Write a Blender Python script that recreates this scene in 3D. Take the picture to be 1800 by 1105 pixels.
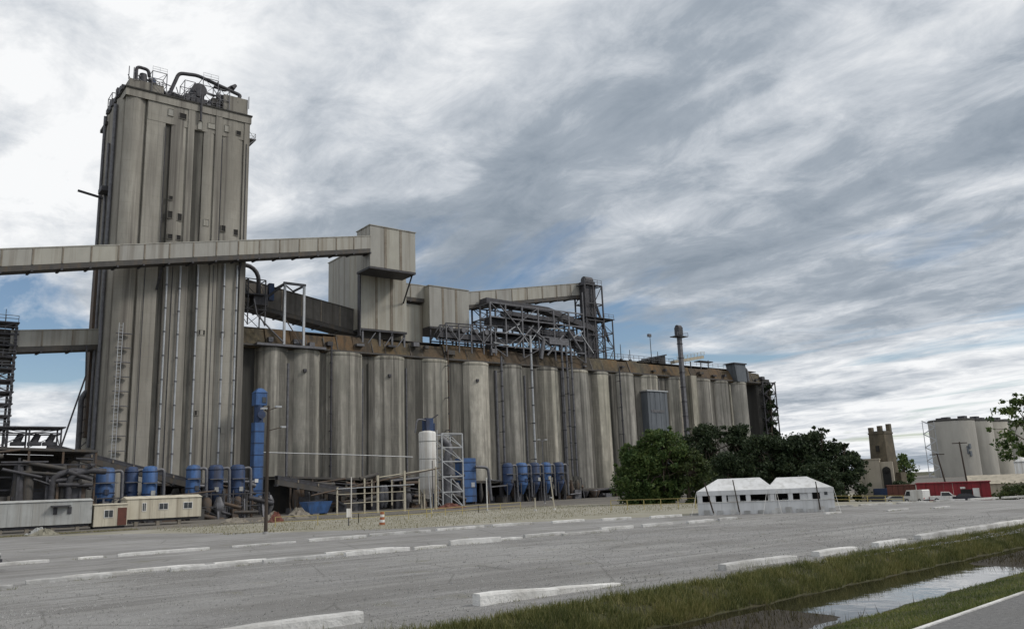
import bpy, math, random
import numpy as np
from mathutils import Vector, Matrix

random.seed(7)
rng = np.random.default_rng(7)
for o in list(bpy.data.objects):
    bpy.data.objects.remove(o)
S = bpy.context.scene
COL = S.collection
RAD = math.radians

# ------------------------------------------------------------------ camera
# world frame: X runs along the long silo row (to the right and away), Y into the plant, Z up
cam = bpy.data.cameras.new('camera')
cam.sensor_width = 36.0
cam.lens = 28.85
cam.clip_start = 0.2
cam.clip_end = 20000
camo = bpy.data.objects.new('camera', cam)
COL.objects.link(camo)
camo.matrix_world = (Matrix.Translation((0, 0, 3.0)) @ Matrix.Rotation(RAD(52.04 - 90), 4, 'Z')
                     @ Matrix.Rotation(RAD(90 + 11.86), 4, 'X') @ Matrix.Rotation(RAD(-2.194), 4, 'Z'))
S.camera = camo

# ------------------------------------------------------------------ light
SUN_DIR = Vector((0.66, -0.58, 0.74)).normalized()      # towards the sun
sun = bpy.data.lights.new('sun', 'SUN')
sun.energy = 1.5
sun.angle = RAD(10)
sun.color = (1.0, 0.95, 0.88)
suno = bpy.data.objects.new('sun', sun)
COL.objects.link(suno)
suno.rotation_euler = SUN_DIR.to_track_quat('Z', 'Y').to_euler()

W = bpy.data.worlds.new('World')
S.world = W
W.use_nodes = True
wn = W.node_tree
wn.nodes.clear()


def NN(nt, typ, **kw):
    n = nt.nodes.new(typ)
    for k, v in kw.items():
        if k.startswith('i_'):
            n.inputs[k[2:].replace('_', ' ')].default_value = v
        else:
            setattr(n, k, v)
    return n


def math_n(nt, op, a, b=None, clamp=False):
    n = nt.nodes.new('ShaderNodeMath')
    n.operation = op
    n.use_clamp = clamp
    for i, v in enumerate((a, b)):
        if v is None:
            continue
        if isinstance(v, (int, float)):
            n.inputs[i].default_value = v
        else:
            nt.links.new(v, n.inputs[i])
    return n.outputs[0]


def ramp(nt, fac, stops):
    n = nt.nodes.new('ShaderNodeValToRGB')
    e = n.color_ramp.elements
    while len(e) < len(stops):
        e.new(0.5)
    for i, (p, c) in enumerate(stops):
        e[i].position = p
        e[i].color = (c[0], c[1], c[2], 1) if not isinstance(c, (int, float)) else (c, c, c, 1)
    nt.links.new(fac, n.inputs[0])
    return n.outputs[0]


def build_sky(SEED=(58.4, 26.2, 37.6, 55.7)):
    L = wn.links
    tc = NN(wn, 'ShaderNodeTexCoord')
    sep = NN(wn, 'ShaderNodeSeparateXYZ')
    L.new(tc.outputs['Generated'], sep.inputs[0])
    zz = math_n(wn, 'ADD', math_n(wn, 'MAXIMUM', sep.outputs[2], 0.0), 0.10)
    u = math_n(wn, 'DIVIDE', sep.outputs[0], zz)
    v = math_n(wn, 'DIVIDE', sep.outputs[1], zz)

    def noise(su, sv, off, scale, detail, rough, dist=0.0):
        cx = NN(wn, 'ShaderNodeCombineXYZ')
        L.new(math_n(wn, 'MULTIPLY', u, su), cx.inputs[0])
        L.new(math_n(wn, 'MULTIPLY', v, sv), cx.inputs[1])
        cx.inputs[2].default_value = off
        n = NN(wn, 'ShaderNodeTexNoise')
        n.inputs['Scale'].default_value = scale
        n.inputs['Detail'].default_value = detail
        n.inputs['Roughness'].default_value = rough
        n.inputs['Distortion'].default_value = dist
        L.new(cx.outputs[0], n.inputs['Vector'])
        return n.outputs['Fac']
    big = noise(1.0, 0.42, SEED[0], 0.62, 3, 0.45, 0.2)      # broad light and dark bands along the wind
    mid = noise(1.0, 0.40, SEED[1], 2.1, 6, 0.52, 0.5)
    fine = noise(1.0, 0.75, SEED[2], 5.0, 10, 0.66, 0.4)
    lum = math_n(wn, 'ADD', math_n(wn, 'MULTIPLY', big, 0.62),
                 math_n(wn, 'ADD', math_n(wn, 'MULTIPLY', mid, 0.36), math_n(wn, 'MULTIPLY', fine, 0.27)))
    ccol = ramp(wn, lum, [(0.475, (0.23, 0.275, 0.33)), (0.555, (0.33, 0.375, 0.43)),
                          (0.622, (0.54, 0.575, 0.62)), (0.71, (0.87, 0.88, 0.89))])
    gap = noise(0.8, 0.42, SEED[3], 1.3, 7, 0.58, 0.5)
    low = ramp(wn, sep.outputs[2], [(0.0, 0.0), (0.07, 0.01), (0.13, 0.12), (0.24, 0.085), (0.42, 0.0)])   # the layer opens up farther away
    cover = math_n(wn, 'SUBTRACT', gap, low)
    cov = ramp(wn, cover, [(0.325, 0.0), (0.44, 1.0)])
    sky = NN(wn, 'ShaderNodeTexSky', sky_type='NISHITA')
    sky.sun_disc = False
    sky.sun_elevation = math.asin(SUN_DIR.z)
    sky.sun_rotation = math.atan2(SUN_DIR.x, SUN_DIR.y)
    sky.air_density = 1.0
    sky.dust_density = 0.4
    sky.ozone_density = 2.0
    b1 = NN(wn, 'ShaderNodeBackground')
    b1.inputs[1].default_value = 0.085
    L.new(sky.outputs[0], b1.inputs[0])
    b2 = NN(wn, 'ShaderNodeBackground')
    b2.inputs[1].default_value = 1.0
    L.new(ccol, b2.inputs[0])
    mx = NN(wn, 'ShaderNodeMixShader')
    L.new(cov, mx.inputs[0])
    L.new(b1.outputs[0], mx.inputs[1])
    L.new(b2.outputs[0], mx.inputs[2])
    out = NN(wn, 'ShaderNodeOutputWorld')
    L.new(mx.outputs[0], out.inputs[0])


build_sky()
S.view_settings.view_transform = 'Standard'
S.view_settings.look = 'None'
S.view_settings.gamma = 1.0
S.view_settings.use_curve_mapping = False
S.view_settings.exposure = 0.12

# ------------------------------------------------------------------ materials
MT = {}


def mat(name, c1, c2=None, scale=1.0, stretch=(1, 1, 1), rough=0.85, bump=0.0, metal=0.0, streak=None, sscale=1.1,
        blotch=None, bscale=0.12, spec=0.3, detail=6, lift=0.0, sr=(0.48, 0.68), grime=0.0, tint=0.0):
    """two-tone noise, optional rain streaks down the wall and broad blotches"""
    m = bpy.data.materials.new(name)
    m.use_nodes = True
    nt = m.node_tree
    L = nt.links
    p = nt.nodes['Principled BSDF']
    p.inputs['Roughness'].default_value = rough
    p.inputs['Metallic'].default_value = metal
    p.inputs['Specular IOR Level'].default_value = spec
    geo = NN(nt, 'ShaderNodeNewGeometry')

    def noise(sc, st, det=detail, off=(0, 0, 0)):
        mp = NN(nt, 'ShaderNodeMapping')
        mp.inputs['Scale'].default_value = st
        mp.inputs['Location'].default_value = off
        L.new(geo.outputs['Position'], mp.inputs[0])
        n = NN(nt, 'ShaderNodeTexNoise')
        n.inputs['Scale'].default_value = sc
        n.inputs['Detail'].default_value = det
        n.inputs['Roughness'].default_value = 0.62
        L.new(mp.outputs[0], n.inputs['Vector'])
        return n.outputs['Fac']

    def mix(f, a, b):
        n = NN(nt, 'ShaderNodeMix', data_type='RGBA')
        L.new(f, n.inputs[0])
        for i, v in ((6, a), (7, b)):
            if isinstance(v, tuple):
                n.inputs[i].default_value = (*v, 1)
            else:
                L.new(v, n.inputs[i])
        return n.outputs[2]
    f = noise(scale, stretch)
    col = mix(ramp(nt, f, [(0.33, 0.0), (0.67, 1.0)]), c1, c2 or tuple(x * 0.75 for x in c1))
    if blotch:
        col = mix(ramp(nt, noise(bscale, (1, 1, 0.6), 5, (31, 7, 5)), [(0.42, 0.0), (0.66, 0.85)]), col, blotch)
    if streak:
        s = noise(sscale, (1, 1, 0.025), 4, (5, 3, 0))
        col = mix(ramp(nt, s, [(sr[0], 0.0), (sr[1], 0.85)]), col, streak)
    if grime:
        g = noise(2.3, (1, 1, 0.12), 8, (11, 17, 3))
        col = mix(ramp(nt, g, [(0.5, 0.0), (0.75, grime)]), col, tuple(x * 0.45 for x in c1))
    if lift:
        sp = NN(nt, 'ShaderNodeSeparateXYZ')
        L.new(geo.outputs['Position'], sp.inputs[0])
        w = math_n(nt, 'FRACT', math_n(nt, 'MULTIPLY', sp.outputs[2], 1.0 / lift))
        lf = math_n(nt, 'MULTIPLY', math_n(nt, 'LESS_THAN', w, 0.06), 0.18)
        col = mix(lf, col, tuple(x * 0.5 for x in c1))
    if tint:
        oi = NN(nt, 'ShaderNodeObjectInfo')
        hv = NN(nt, 'ShaderNodeHueSaturation')
        L.new(math_n(nt, 'ADD', math_n(nt, 'MULTIPLY', oi.outputs['Random'], tint), 1.0 - tint * 0.6), hv.inputs['Value'])
        L.new(math_n(nt, 'ADD', math_n(nt, 'MULTIPLY', oi.outputs['Random'], 0.5), 0.7), hv.inputs['Saturation'])
        L.new(col, hv.inputs['Color'])
        col = hv.outputs[0]
    L.new(col, p.inputs['Base Color'])
    if bump:
        b = NN(nt, 'ShaderNodeBump')
        b.inputs['Strength'].default_value = min(1.0, bump)
        b.inputs['Distance'].default_value = 0.08
        L.new(noise(scale * 4, stretch, 8), b.inputs['Height'])
        L.new(b.outputs[0], p.inputs['Normal'])
    MT[name] = m
    return m


mat('silo_concrete', (0.43, 0.405, 0.35), (0.25, 0.237, 0.205), 0.8, (1, 1, 0.4), streak=(0.07, 0.066, 0.057), sscale=0.5,
    blotch=(0.19, 0.185, 0.155), bump=0.4, lift=1.6, sr=(0.44, 0.58), grime=0.75, tint=0.55)
mat('tower_concrete', (0.355, 0.337, 0.295), (0.265, 0.25, 0.222), 0.30, (1, 1, 0.3), streak=(0.11, 0.10, 0.09), sscale=0.8,
    blotch=(0.23, 0.215, 0.185), bump=0.4, lift=1.9, sr=(0.47, 0.66), grime=0.4)
mat('recess_concrete', (0.062, 0.06, 0.055), (0.035, 0.034, 0.032), 0.5, (1, 1, 0.2), streak=(0.03, 0.029, 0.026))  # near-black base tone puts recess shade into the concrete
mat('shaded_stained_concrete', (0.19, 0.18, 0.157), (0.10, 0.096, 0.085), 0.7, (1, 1, 0.25), streak=(0.045, 0.043, 0.038), sscale=0.9, bump=0.4, lift=1.6, grime=0.6, sr=(0.45, 0.6))  # stains, plus shade of gaps and recesses painted into the base tone
mat('pale_concrete', (0.40, 0.38, 0.335), (0.30, 0.285, 0.25), 0.15, (1, 1, 0.35), streak=(0.24, 0.23, 0.205), sscale=0.2, sr=(0.5, 0.7), tint=0.2)
mat('siding', (0.365, 0.355, 0.315), (0.305, 0.295, 0.262), 0.6, (1, 1, 0.4), rough=0.6, streak=(0.20, 0.175, 0.14), sscale=0.8, bump=0.15, tint=0.16)
mat('siding_trim', (0.24, 0.215, 0.175), (0.16, 0.13, 0.10), 0.9, rough=0.7)
mat('dark_siding', (0.085, 0.08, 0.075), (0.055, 0.053, 0.052), 0.7, rough=0.7, streak=(0.095, 0.075, 0.055))
mat('brown_siding', (0.14, 0.128, 0.115), (0.10, 0.093, 0.085), 0.7, rough=0.7, streak=(0.07, 0.06, 0.05), tint=0.4, grime=0.5)
mat('rust_wall', (0.10, 0.085, 0.058), (0.045, 0.04, 0.032), 0.8, (1, 1, 0.9), blotch=(0.145, 0.088, 0.045), bscale=0.10,
    streak=(0.04, 0.036, 0.03), sscale=0.9, bump=0.8, tint=0.7, grime=0.6)
mat('dark_steel', (0.075, 0.075, 0.085), (0.045, 0.043, 0.045), 1.5, rough=0.6, metal=0.2)
mat('grey_steel', (0.165, 0.165, 0.18), (0.10, 0.10, 0.105), 1.5, rough=0.55, metal=0.3)
mat('rusty_steel', (0.085, 0.075, 0.07), (0.11, 0.075, 0.05), 1.2, rough=0.8, metal=0.1)
mat('galvanised', (0.47, 0.48, 0.49), (0.36, 0.37, 0.38), 1.2, rough=0.45, metal=0.4)
mat('cream_paint', (0.46, 0.43, 0.34), (0.36, 0.32, 0.25), 1.2, rough=0.6)
mat('blue_paint', (0.05, 0.13, 0.32), (0.04, 0.09, 0.21), 0.9, rough=0.6, grime=0.7, streak=(0.05, 0.06, 0.085), spec=0.4)
mat('dark_blue', (0.038, 0.07, 0.155), (0.03, 0.045, 0.09), 0.9, rough=0.6, grime=0.6, streak=(0.05, 0.045, 0.045))
mat('pale_blue_siding', (0.135, 0.15, 0.168), (0.095, 0.107, 0.122), 0.5, (1, 1, 0.3), streak=(0.08, 0.09, 0.10), rough=0.6)
mat('white_paint', (0.72, 0.72, 0.70), (0.62, 0.61, 0.58), 0.9, rough=0.5, streak=(0.42, 0.38, 0.33), grime=0.5)
mat('trailer_grey', (0.40, 0.41, 0.40), (0.33, 0.335, 0.325), 0.8, rough=0.6, streak=(0.24, 0.225, 0.20), grime=0.4)
mat('trailer_beige', (0.55, 0.51, 0.41), (0.49, 0.45, 0.36), 0.8, rough=0.6, streak=(0.30, 0.26, 0.20), grime=0.4)
mat('tent_fabric', (0.66, 0.665, 0.67), (0.57, 0.575, 0.58), 0.9, rough=0.75, blotch=(0.52, 0.525, 0.525), bscale=0.5, streak=(0.44, 0.44, 0.43), sscale=2.0)
mat('glass', (0.03, 0.035, 0.04), (0.05, 0.055, 0.06), 0.5, rough=0.12, spec=0.6)
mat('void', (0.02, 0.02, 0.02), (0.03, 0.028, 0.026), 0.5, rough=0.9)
mat('rubber', (0.025, 0.025, 0.025), (0.04, 0.04, 0.038), 2.0, rough=0.9)
mat('yellow_paint', (0.40, 0.335, 0.13), (0.33, 0.27, 0.11), 1.5, rough=0.6)
mat('orange_plastic', (0.36, 0.13, 0.06), (0.27, 0.10, 0.05), 2.0, rough=0.6)
mat('red_paint', (0.26, 0.028, 0.035), (0.18, 0.022, 0.028), 0.5, rough=0.6, streak=(0.12, 0.02, 0.02))
mat('rust_red', (0.15, 0.055, 0.04), (0.09, 0.04, 0.03), 0.6, rough=0.75)
mat('wood_pole', (0.07, 0.055, 0.045), (0.045, 0.037, 0.03), 2.0, (1, 1, 0.2), rough=0.9)
mat('bark', (0.10, 0.08, 0.06), (0.06, 0.048, 0.036), 3.0, (1, 1, 0.25), rough=0.95)
mat('old_masonry', (0.155, 0.13, 0.09), (0.07, 0.06, 0.045), 0.7, blotch=(0.075, 0.066, 0.05), bscale=0.4, bump=0.6)
mat('beige_wall', (0.42, 0.38, 0.30), (0.34, 0.305, 0.245), 0.4, streak=(0.22, 0.20, 0.165))
mat('kerb_concrete', (0.66, 0.655, 0.64), (0.52, 0.515, 0.50), 2.6, bump=0.6, blotch=(0.32, 0.31, 0.29), bscale=0.7, detail=9, tint=0.4, grime=0.4)
mat('car_paint', (0.018, 0.02, 0.03), (0.022, 0.024, 0.034), 0.5, rough=0.25, spec=0.6)
mat('tail_red', (0.45, 0.04, 0.03), (0.4, 0.03, 0.025), 1.0, rough=0.3)
mat('debris', (0.25, 0.22, 0.18), (0.13, 0.12, 0.10), 1.0)
def lot_mat():
    """worn gravel and patched asphalt: wheel tracks along the rows, patches, cracks, grit"""
    m = bpy.data.materials.new('lot_gravel')
    m.use_nodes = True
    nt = m.node_tree
    L = nt.links
    p = nt.nodes['Principled BSDF']
    p.inputs['Roughness'].default_value = 0.9
    p.inputs['Specular IOR Level'].default_value = 0.2
    geo = NN(nt, 'ShaderNodeNewGeometry')

    def tex(st, sc, det, off=0.0, typ='ShaderNodeTexNoise', out='Fac', rough=0.6):
        mp = NN(nt, 'ShaderNodeMapping')
        mp.inputs['Scale'].default_value = st
        mp.inputs['Location'].default_value = (off, off * 0.7, 0)
        L.new(geo.outputs['Position'], mp.inputs[0])
        n = NN(nt, typ)
        n.inputs['Scale'].default_value = sc
        if typ == 'ShaderNodeTexNoise':
            n.inputs['Detail'].default_value = det
            n.inputs['Roughness'].default_value = rough
        else:
            n.feature = 'DISTANCE_TO_EDGE'
        L.new(mp.outputs[0], n.inputs['Vector'])
        return n.outputs[out]

    def mix(f, a, b):
        n = NN(nt, 'ShaderNodeMix', data_type='RGBA')
        L.new(f, n.inputs[0])
        for i, v in ((6, a), (7, b)):
            if isinstance(v, tuple):
                n.inputs[i].default_value = (*v, 1)
            else:
                L.new(v, n.inputs[i])
        return n.outputs[2]
    col = mix(ramp(nt, tex((1, 1, 1), 7.0, 12, rough=0.75), [(0.35, 0.0), (0.66, 1.0)]), (0.30, 0.295, 0.29), (0.16, 0.157, 0.155))
    col = mix(ramp(nt, tex((1, 1, 1), 0.17, 7, 13), [(0.40, 0.0), (0.58, 0.9)]), col, (0.185, 0.18, 0.173))
    col = mix(ramp(nt, tex((1, 1, 1), 0.09, 5, 57), [(0.50, 0.0), (0.58, 0.5)]), col, (0.30, 0.297, 0.29))
    col = mix(ramp(nt, tex((1, 1, 1), 1.1, 4, 23), [(0.68, 0.0), (0.74, 0.6)]), col, (0.085, 0.083, 0.08))
    col = mix(ramp(nt, tex((0.06, 1.0, 1), 0.9, 6, 41), [(0.48, 0.0), (0.68, 0.6)]), col, (0.33, 0.325, 0.315))
    col = mix(ramp(nt, tex((0.05, 1.0, 1), 1.7, 6, 77), [(0.52, 0.0), (0.66, 0.6)]), col, (0.135, 0.13, 0.125))
    col = mix(ramp(nt, tex((1, 1, 1), 0.55, 6, 91), [(0.60, 0.0), (0.70, 0.55)]), col, (0.15, 0.145, 0.105))
    cr = tex((1, 1, 1), 0.22, 0, 5, 'ShaderNodeTexVoronoi', 'Distance')
    col = mix(ramp(nt, cr, [(0.0, 0.55), (0.012, 0.0)]), col, (0.09, 0.088, 0.08))
    L.new(col, p.inputs['Base Color'])
    b = NN(nt, 'ShaderNodeBump')
    b.inputs['Strength'].default_value = 1.0
    b.inputs['Distance'].default_value = 0.05
    L.new(tex((1, 1, 1), 9.0, 12, rough=0.8), b.inputs['Height'])
    L.new(b.outputs[0], p.inputs['Normal'])
    MT['lot_gravel'] = m


lot_mat()
mat('road_asphalt', (0.21, 0.208, 0.205), (0.13, 0.13, 0.13), 8.0, bump=0.8, blotch=(0.16, 0.157, 0.152), bscale=0.4, detail=10)
mat('verge_grass', (0.255, 0.242, 0.19), (0.19, 0.18, 0.138), 0.3, blotch=(0.30, 0.285, 0.245), bscale=0.12, bump=0.3, detail=10)
mat('bank_soil', (0.06, 0.06, 0.024), (0.04, 0.04, 0.017), 1.5, blotch=(0.055, 0.048, 0.026), bscale=0.6, bump=0.8, detail=10)
mat('mud', (0.045, 0.037, 0.026), (0.028, 0.024, 0.018), 2.0, bump=0.7)
mat('yard_dirt', (0.13, 0.12, 0.11), (0.085, 0.08, 0.072), 0.8, blotch=(0.17, 0.155, 0.13), bscale=0.1, bump=0.5)


def leaf_mat(name, c1, c2, c3):
    m = bpy.data.materials.new(name)
    m.use_nodes = True
    nt = m.node_tree
    p = nt.nodes['Principled BSDF']
    p.inputs['Roughness'].default_value = 0.6
    p.inputs['Specular IOR Level'].default_value = 0.25
    geo = NN(nt, 'ShaderNodeNewGeometry')
    col = ramp(nt, geo.outputs['Random Per Island'], [(0.0, c1), (0.55, c2), (1.0, c3)])
    nz = NN(nt, 'ShaderNodeTexNoise')
    nz.inputs['Scale'].default_value = 0.55
    nz.inputs['Detail'].default_value = 3
    nt.links.new(geo.outputs['Position'], nz.inputs['Vector'])
    hv = NN(nt, 'ShaderNodeHueSaturation')
    nt.links.new(math_n(nt, 'ADD', math_n(nt, 'MULTIPLY', nz.outputs['Fac'], 1.5), 0.25), hv.inputs['Value'])
    nt.links.new(math_n(nt, 'ADD', math_n(nt, 'MULTIPLY', nz.outputs['Fac'], -0.10), 0.545), hv.inputs['Hue'])
    nt.links.new(col, hv.inputs['Color'])
    col = hv.outputs[0]
    nt.links.new(col, p.inputs['Base Color'])
    tr = NN(nt, 'ShaderNodeBsdfTranslucent')
    nt.links.new(col, tr.inputs[0])
    mx = NN(nt, 'ShaderNodeMixShader')
    mx.inputs[0].default_value = 0.25
    nt.links.new(p.outputs[0], mx.inputs[1])
    nt.links.new(tr.outputs[0], mx.inputs[2])
    nt.links.new(mx.outputs[0], nt.nodes['Material Output'].inputs[0])
    MT[name] = m


leaf_mat('leaf_green', (0.035, 0.068, 0.018), (0.065, 0.11, 0.03), (0.12, 0.16, 0.05))
leaf_mat('leaf_dark', (0.02, 0.034, 0.016), (0.033, 0.053, 0.024), (0.058, 0.08, 0.035))
leaf_mat('leaf_olive', (0.03, 0.048, 0.016), (0.05, 0.075, 0.024), (0.08, 0.10, 0.032))
leaf_mat('grass_blade', (0.065, 0.082, 0.024), (0.12, 0.132, 0.042), (0.25, 0.235, 0.095))
leaf_mat('grass_lush', (0.065, 0.095, 0.024), (0.115, 0.145, 0.04), (0.20, 0.205, 0.075))
leaf_mat('grass_mud', (0.03, 0.026, 0.013), (0.055, 0.05, 0.02), (0.09, 0.08, 0.035))
leaf_mat('grass_dry', (0.12, 0.12, 0.05), (0.20, 0.185, 0.095), (0.30, 0.27, 0.17))


def water_mat():
    m = bpy.data.materials.new('water')
    m.use_nodes = True
    nt = m.node_tree
    p = nt.nodes['Principled BSDF']
    p.inputs['Base Color'].default_value = (0.018, 0.016, 0.011, 1)
    p.inputs['Roughness'].default_value = 0.03
    p.inputs['IOR'].default_value = 1.5
    p.inputs['Specular IOR Level'].default_value = 1.0
    geo = NN(nt, 'ShaderNodeNewGeometry')
    n = NN(nt, 'ShaderNodeTexNoise')
    n.inputs['Scale'].default_value = 1.4
    n.inputs['Detail'].default_value = 3
    nt.links.new(geo.outputs['Position'], n.inputs['Vector'])
    b = NN(nt, 'ShaderNodeBump')
    b.inputs['Strength'].default_value = 0.10
    b.inputs['Distance'].default_value = 0.05
    nt.links.new(n.outputs['Fac'], b.inputs['Height'])
    nt.links.new(b.outputs[0], p.inputs['Normal'])
    MT['water'] = m


water_mat()

# ------------------------------------------------------------------ mesh helpers


class MB:
    """collects faces in world coordinates; build() links them as one mesh object"""

    def __init__(s):
        s.v = []
        s.f = []
        s.smooth = []

    def add(s, vs, fs, smooth=False):
        o = len(s.v)
        s.v += [tuple(x) for x in vs]
        s.f += [tuple(i + o for i in f) for f in fs]
        s.smooth += [smooth] * len(fs)
        return s

    def box(s, x0, x1, y0, y1, z0, z1):
        v = [(x, y, z) for x in (x0, x1) for y in (y0, y1) for z in (z0, z1)]
        return s.add(v, [(0, 1, 3, 2), (4, 6, 7, 5), (0, 4, 5, 1), (2, 3, 7, 6), (0, 2, 6, 4), (1, 5, 7, 3)])

    def hexa(s, b, t):
        """bottom and top quads, both counter-clockwise from above"""
        return s.add(list(b) + list(t), [(3, 2, 1, 0), (4, 5, 6, 7), (0, 1, 5, 4), (1, 2, 6, 5), (2, 3, 7, 6), (3, 0, 4, 7)])

    def bar(s, p0, p1, w, h=None):
        p0 = Vector(p0)
        p1 = Vector(p1)
        h = h or w
        d = (p1 - p0).normalized()
        up = Vector((0, 0, 1)) if abs(d.z) < 0.95 else Vector((0, 1, 0))
        a = d.cross(up).normalized() * (w / 2)
        b = a.cross(d).normalized() * (h / 2)
        q = [-a - b, a - b, a + b, -a + b]
        return s.add([p0 + x for x in q] + [p1 + x for x in q],
                     [(0, 1, 2, 3), (7, 6, 5, 4), (0, 4, 5, 1), (1, 5, 6, 2), (2, 6, 7, 3), (3, 7, 4, 0)])

    def cyl(s, p0, p1, r0, r1=None, n=10, caps=True):
        p0 = Vector(p0)
        p1 = Vector(p1)
        r1 = r0 if r1 is None else r1
        d = (p1 - p0).normalized()
        up = Vector((0, 0, 1)) if abs(d.z) < 0.95 else Vector((1, 0, 0))
        a = d.cross(up).normalized()
        b = d.cross(a).normalized()
        v = []
        for p, r in ((p0, r0), (p1, r1)):
            for i in range(n):
                t = 2 * math.pi * i / n
                v.append(p + a * (r * math.cos(t)) + b * (r * math.sin(t)))
        s.add(v, [(i, (i + 1) % n, n + (i + 1) % n, n + i) for i in range(n)], True)
        if caps:
            s.add(v[:n], [tuple(range(n - 1, -1, -1))])
            s.add(v[n:], [tuple(range(n))])
        return s

    def tube(s, pts, r, n=8, rs=None):
        """smooth-jointed pipe through the points"""
        P = [Vector(p) for p in pts]
        rings = []
        a = None
        for i, p in enumerate(P):
            d = ((P[min(i + 1, len(P) - 1)] - P[max(i - 1, 0)])).normalized()
            if a is None:
                up = Vector((0, 0, 1)) if abs(d.z) < 0.9 else Vector((1, 0, 0))
                a = d.cross(up).normalized()
            else:
                a = (a - d * a.dot(d)).normalized()
            b = d.cross(a)
            rr = rs[i] if rs else r
            rings.append([p + a * (rr * math.cos(2 * math.pi * k / n)) + b * (rr * math.sin(2 * math.pi * k / n)) for k in range(n)])
        v = [x for r_ in rings for x in r_]
        f = [(i * n + k, i * n + (k + 1) % n, (i + 1) * n + (k + 1) % n, (i + 1) * n + k) for i in range(len(P) - 1) for k in range(n)]
        s.add(v, f, True)
        s.add(rings[0], [tuple(range(n - 1, -1, -1))])
        s.add(rings[-1], [tuple(range(n))])
        return s

    def prism(s, poly, z0, z1, smooth=False):
        n = len(poly)
        v = [(x, y, z0) for x, y in poly] + [(x, y, z1) for x, y in poly]
        s.add(v, [(i, (i + 1) % n, n + (i + 1) % n, n + i) for i in range(n)], smooth)
        s.add(v[n:], [tuple(range(n))])
        return s

    def lathe(s, cx, cy, prof, n=24):
        v = []
        for r, z in prof:
            for k in range(n):
                t = 2 * math.pi * k / n
                v.append((cx + r * math.cos(t), cy + r * math.sin(t), z))
        f = [(i * n + k, i * n + (k + 1) % n, (i + 1) * n + (k + 1) % n, (i + 1) * n + k) for i in range(len(prof) - 1) for k in range(n)]
        s.add(v, f, True)
        m = len(prof) - 1
        s.add(v[m * n:], [tuple(range(n))])
        return s

    def build(s, name, m, parent=None):
        org = parent_origin(parent) if parent else Vector((0, 0, 0))
        me = bpy.data.meshes.new(name)
        me.from_pydata([Vector(x) - org for x in s.v], [], s.f)
        me.polygons.foreach_set('use_smooth', s.smooth)
        me.materials.append(MT[m])
        o = bpy.data.objects.new(name, me)
        COL.objects.link(o)
        if parent:
            o.parent = parent
        return o


def parent_origin(p):
    v = Vector((0, 0, 0))
    while p is not None:
        v += p.location
        p = p.parent
    return v


def tag(o, label=None, cat=None, group=None, kind=None):
    if label:
        o['label'] = label
    if cat:
        o['category'] = cat
    if group:
        o['group'] = group
    if kind:
        o['kind'] = kind
    return o


def thing(name, label, cat, loc, group=None):
    o = bpy.data.objects.new(name, None)
    COL.objects.link(o)
    o.location = loc
    o.empty_display_size = 0.5
    return tag(o, label, cat, group)


def barp(parent, name, p0, p1, w, m, h=None, rnd=False):
    b = MB()
    if rnd:
        b.cyl(p0, p1, w / 2, n=8)
    else:
        b.bar(p0, p1, w, h)
    return b.build(name, m, parent)


def boxp(parent, name, m, *a):
    return MB().box(*a).build(name, m, parent)


def lattice(t, xs, ys, zs, w, m, diag=0.5, wb=None, seed=1, dm=None):
    """steel frame: every column, beam and brace its own part"""
    r = random.Random(seed)
    wb = wb or w * 0.8
    for x in xs:
        for y in ys:
            barp(t, 'column', (x, y, zs[0]), (x, y, zs[-1]), w, m)
    for z in zs[1:]:
        for y in ys:
            barp(t, 'beam', (xs[0], y, z - 0.003), (xs[-1], y, z - 0.003), wb, m)
        for x in xs:
            if len(ys) > 1:
                barp(t, 'cross_beam', (x, ys[0], z - wb * 0.3), (x, ys[-1], z - wb * 0.3), wb * 0.9, m)
    for i in range(len(xs) - 1):
        for k in range(len(zs) - 1):
            for y in ys[:1] + ys[1:]:
                if r.random() < diag:
                    a, b = (zs[k], zs[k + 1]) if r.random() < 0.5 else (zs[k + 1], zs[k])
                    barp(t, 'brace', (xs[i], y - 0.05, a), (xs[i + 1], y - 0.05, b), w * 0.5, dm or m)
    if len(ys) > 1:
        for x in (xs[0], xs[-1]):
            for k in range(len(zs) - 1):
                if r.random() < diag:
                    barp(t, 'brace', (x - 0.05, ys[0], zs[k]), (x - 0.05, ys[-1], zs[k + 1]), w * 0.5, dm or m)


def railing(t, p0, p1, h, m, step=1.5, w=0.06, name='railing'):
    p0 = Vector(p0)
    p1 = Vector(p1)
    n = max(1, int((p1 - p0).length / step))
    b = MB()
    for i in range(n + 1):
        q = p0.lerp(p1, i / n)
        b.bar(q, q + Vector((0, 0, h)), w)
    for k in (0.5, 1.0):
        b.bar(p0 + Vector((0, 0, h * k)), p1 + Vector((0, 0, h * k)), w)
    return b.build(name, m, t)


# ------------------------------------------------------------------ ground, lot, ditch, road


def sm(x, a, b):
    t = min(1.0, max(0.0, (x - a) / (b - a)))
    return t * t * (3 - 2 * t)


def ditch_base(X):
    return 15.45 + 0.068 * (min(max(X, -10), 60) - 16)


def drop(X, Y):
    """the land falls away a little beyond the end of the lot"""
    return -1.8 * sm(X, 86, 104) * (1 - sm(Y, 84, 108))


def bed(X):
    return -0.58 - 0.35 * sm(X + 0.5 * math.sin(X * 2.1), 19.5, 22.5) * (1 - sm(X, 31.5, 35.5))


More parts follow.
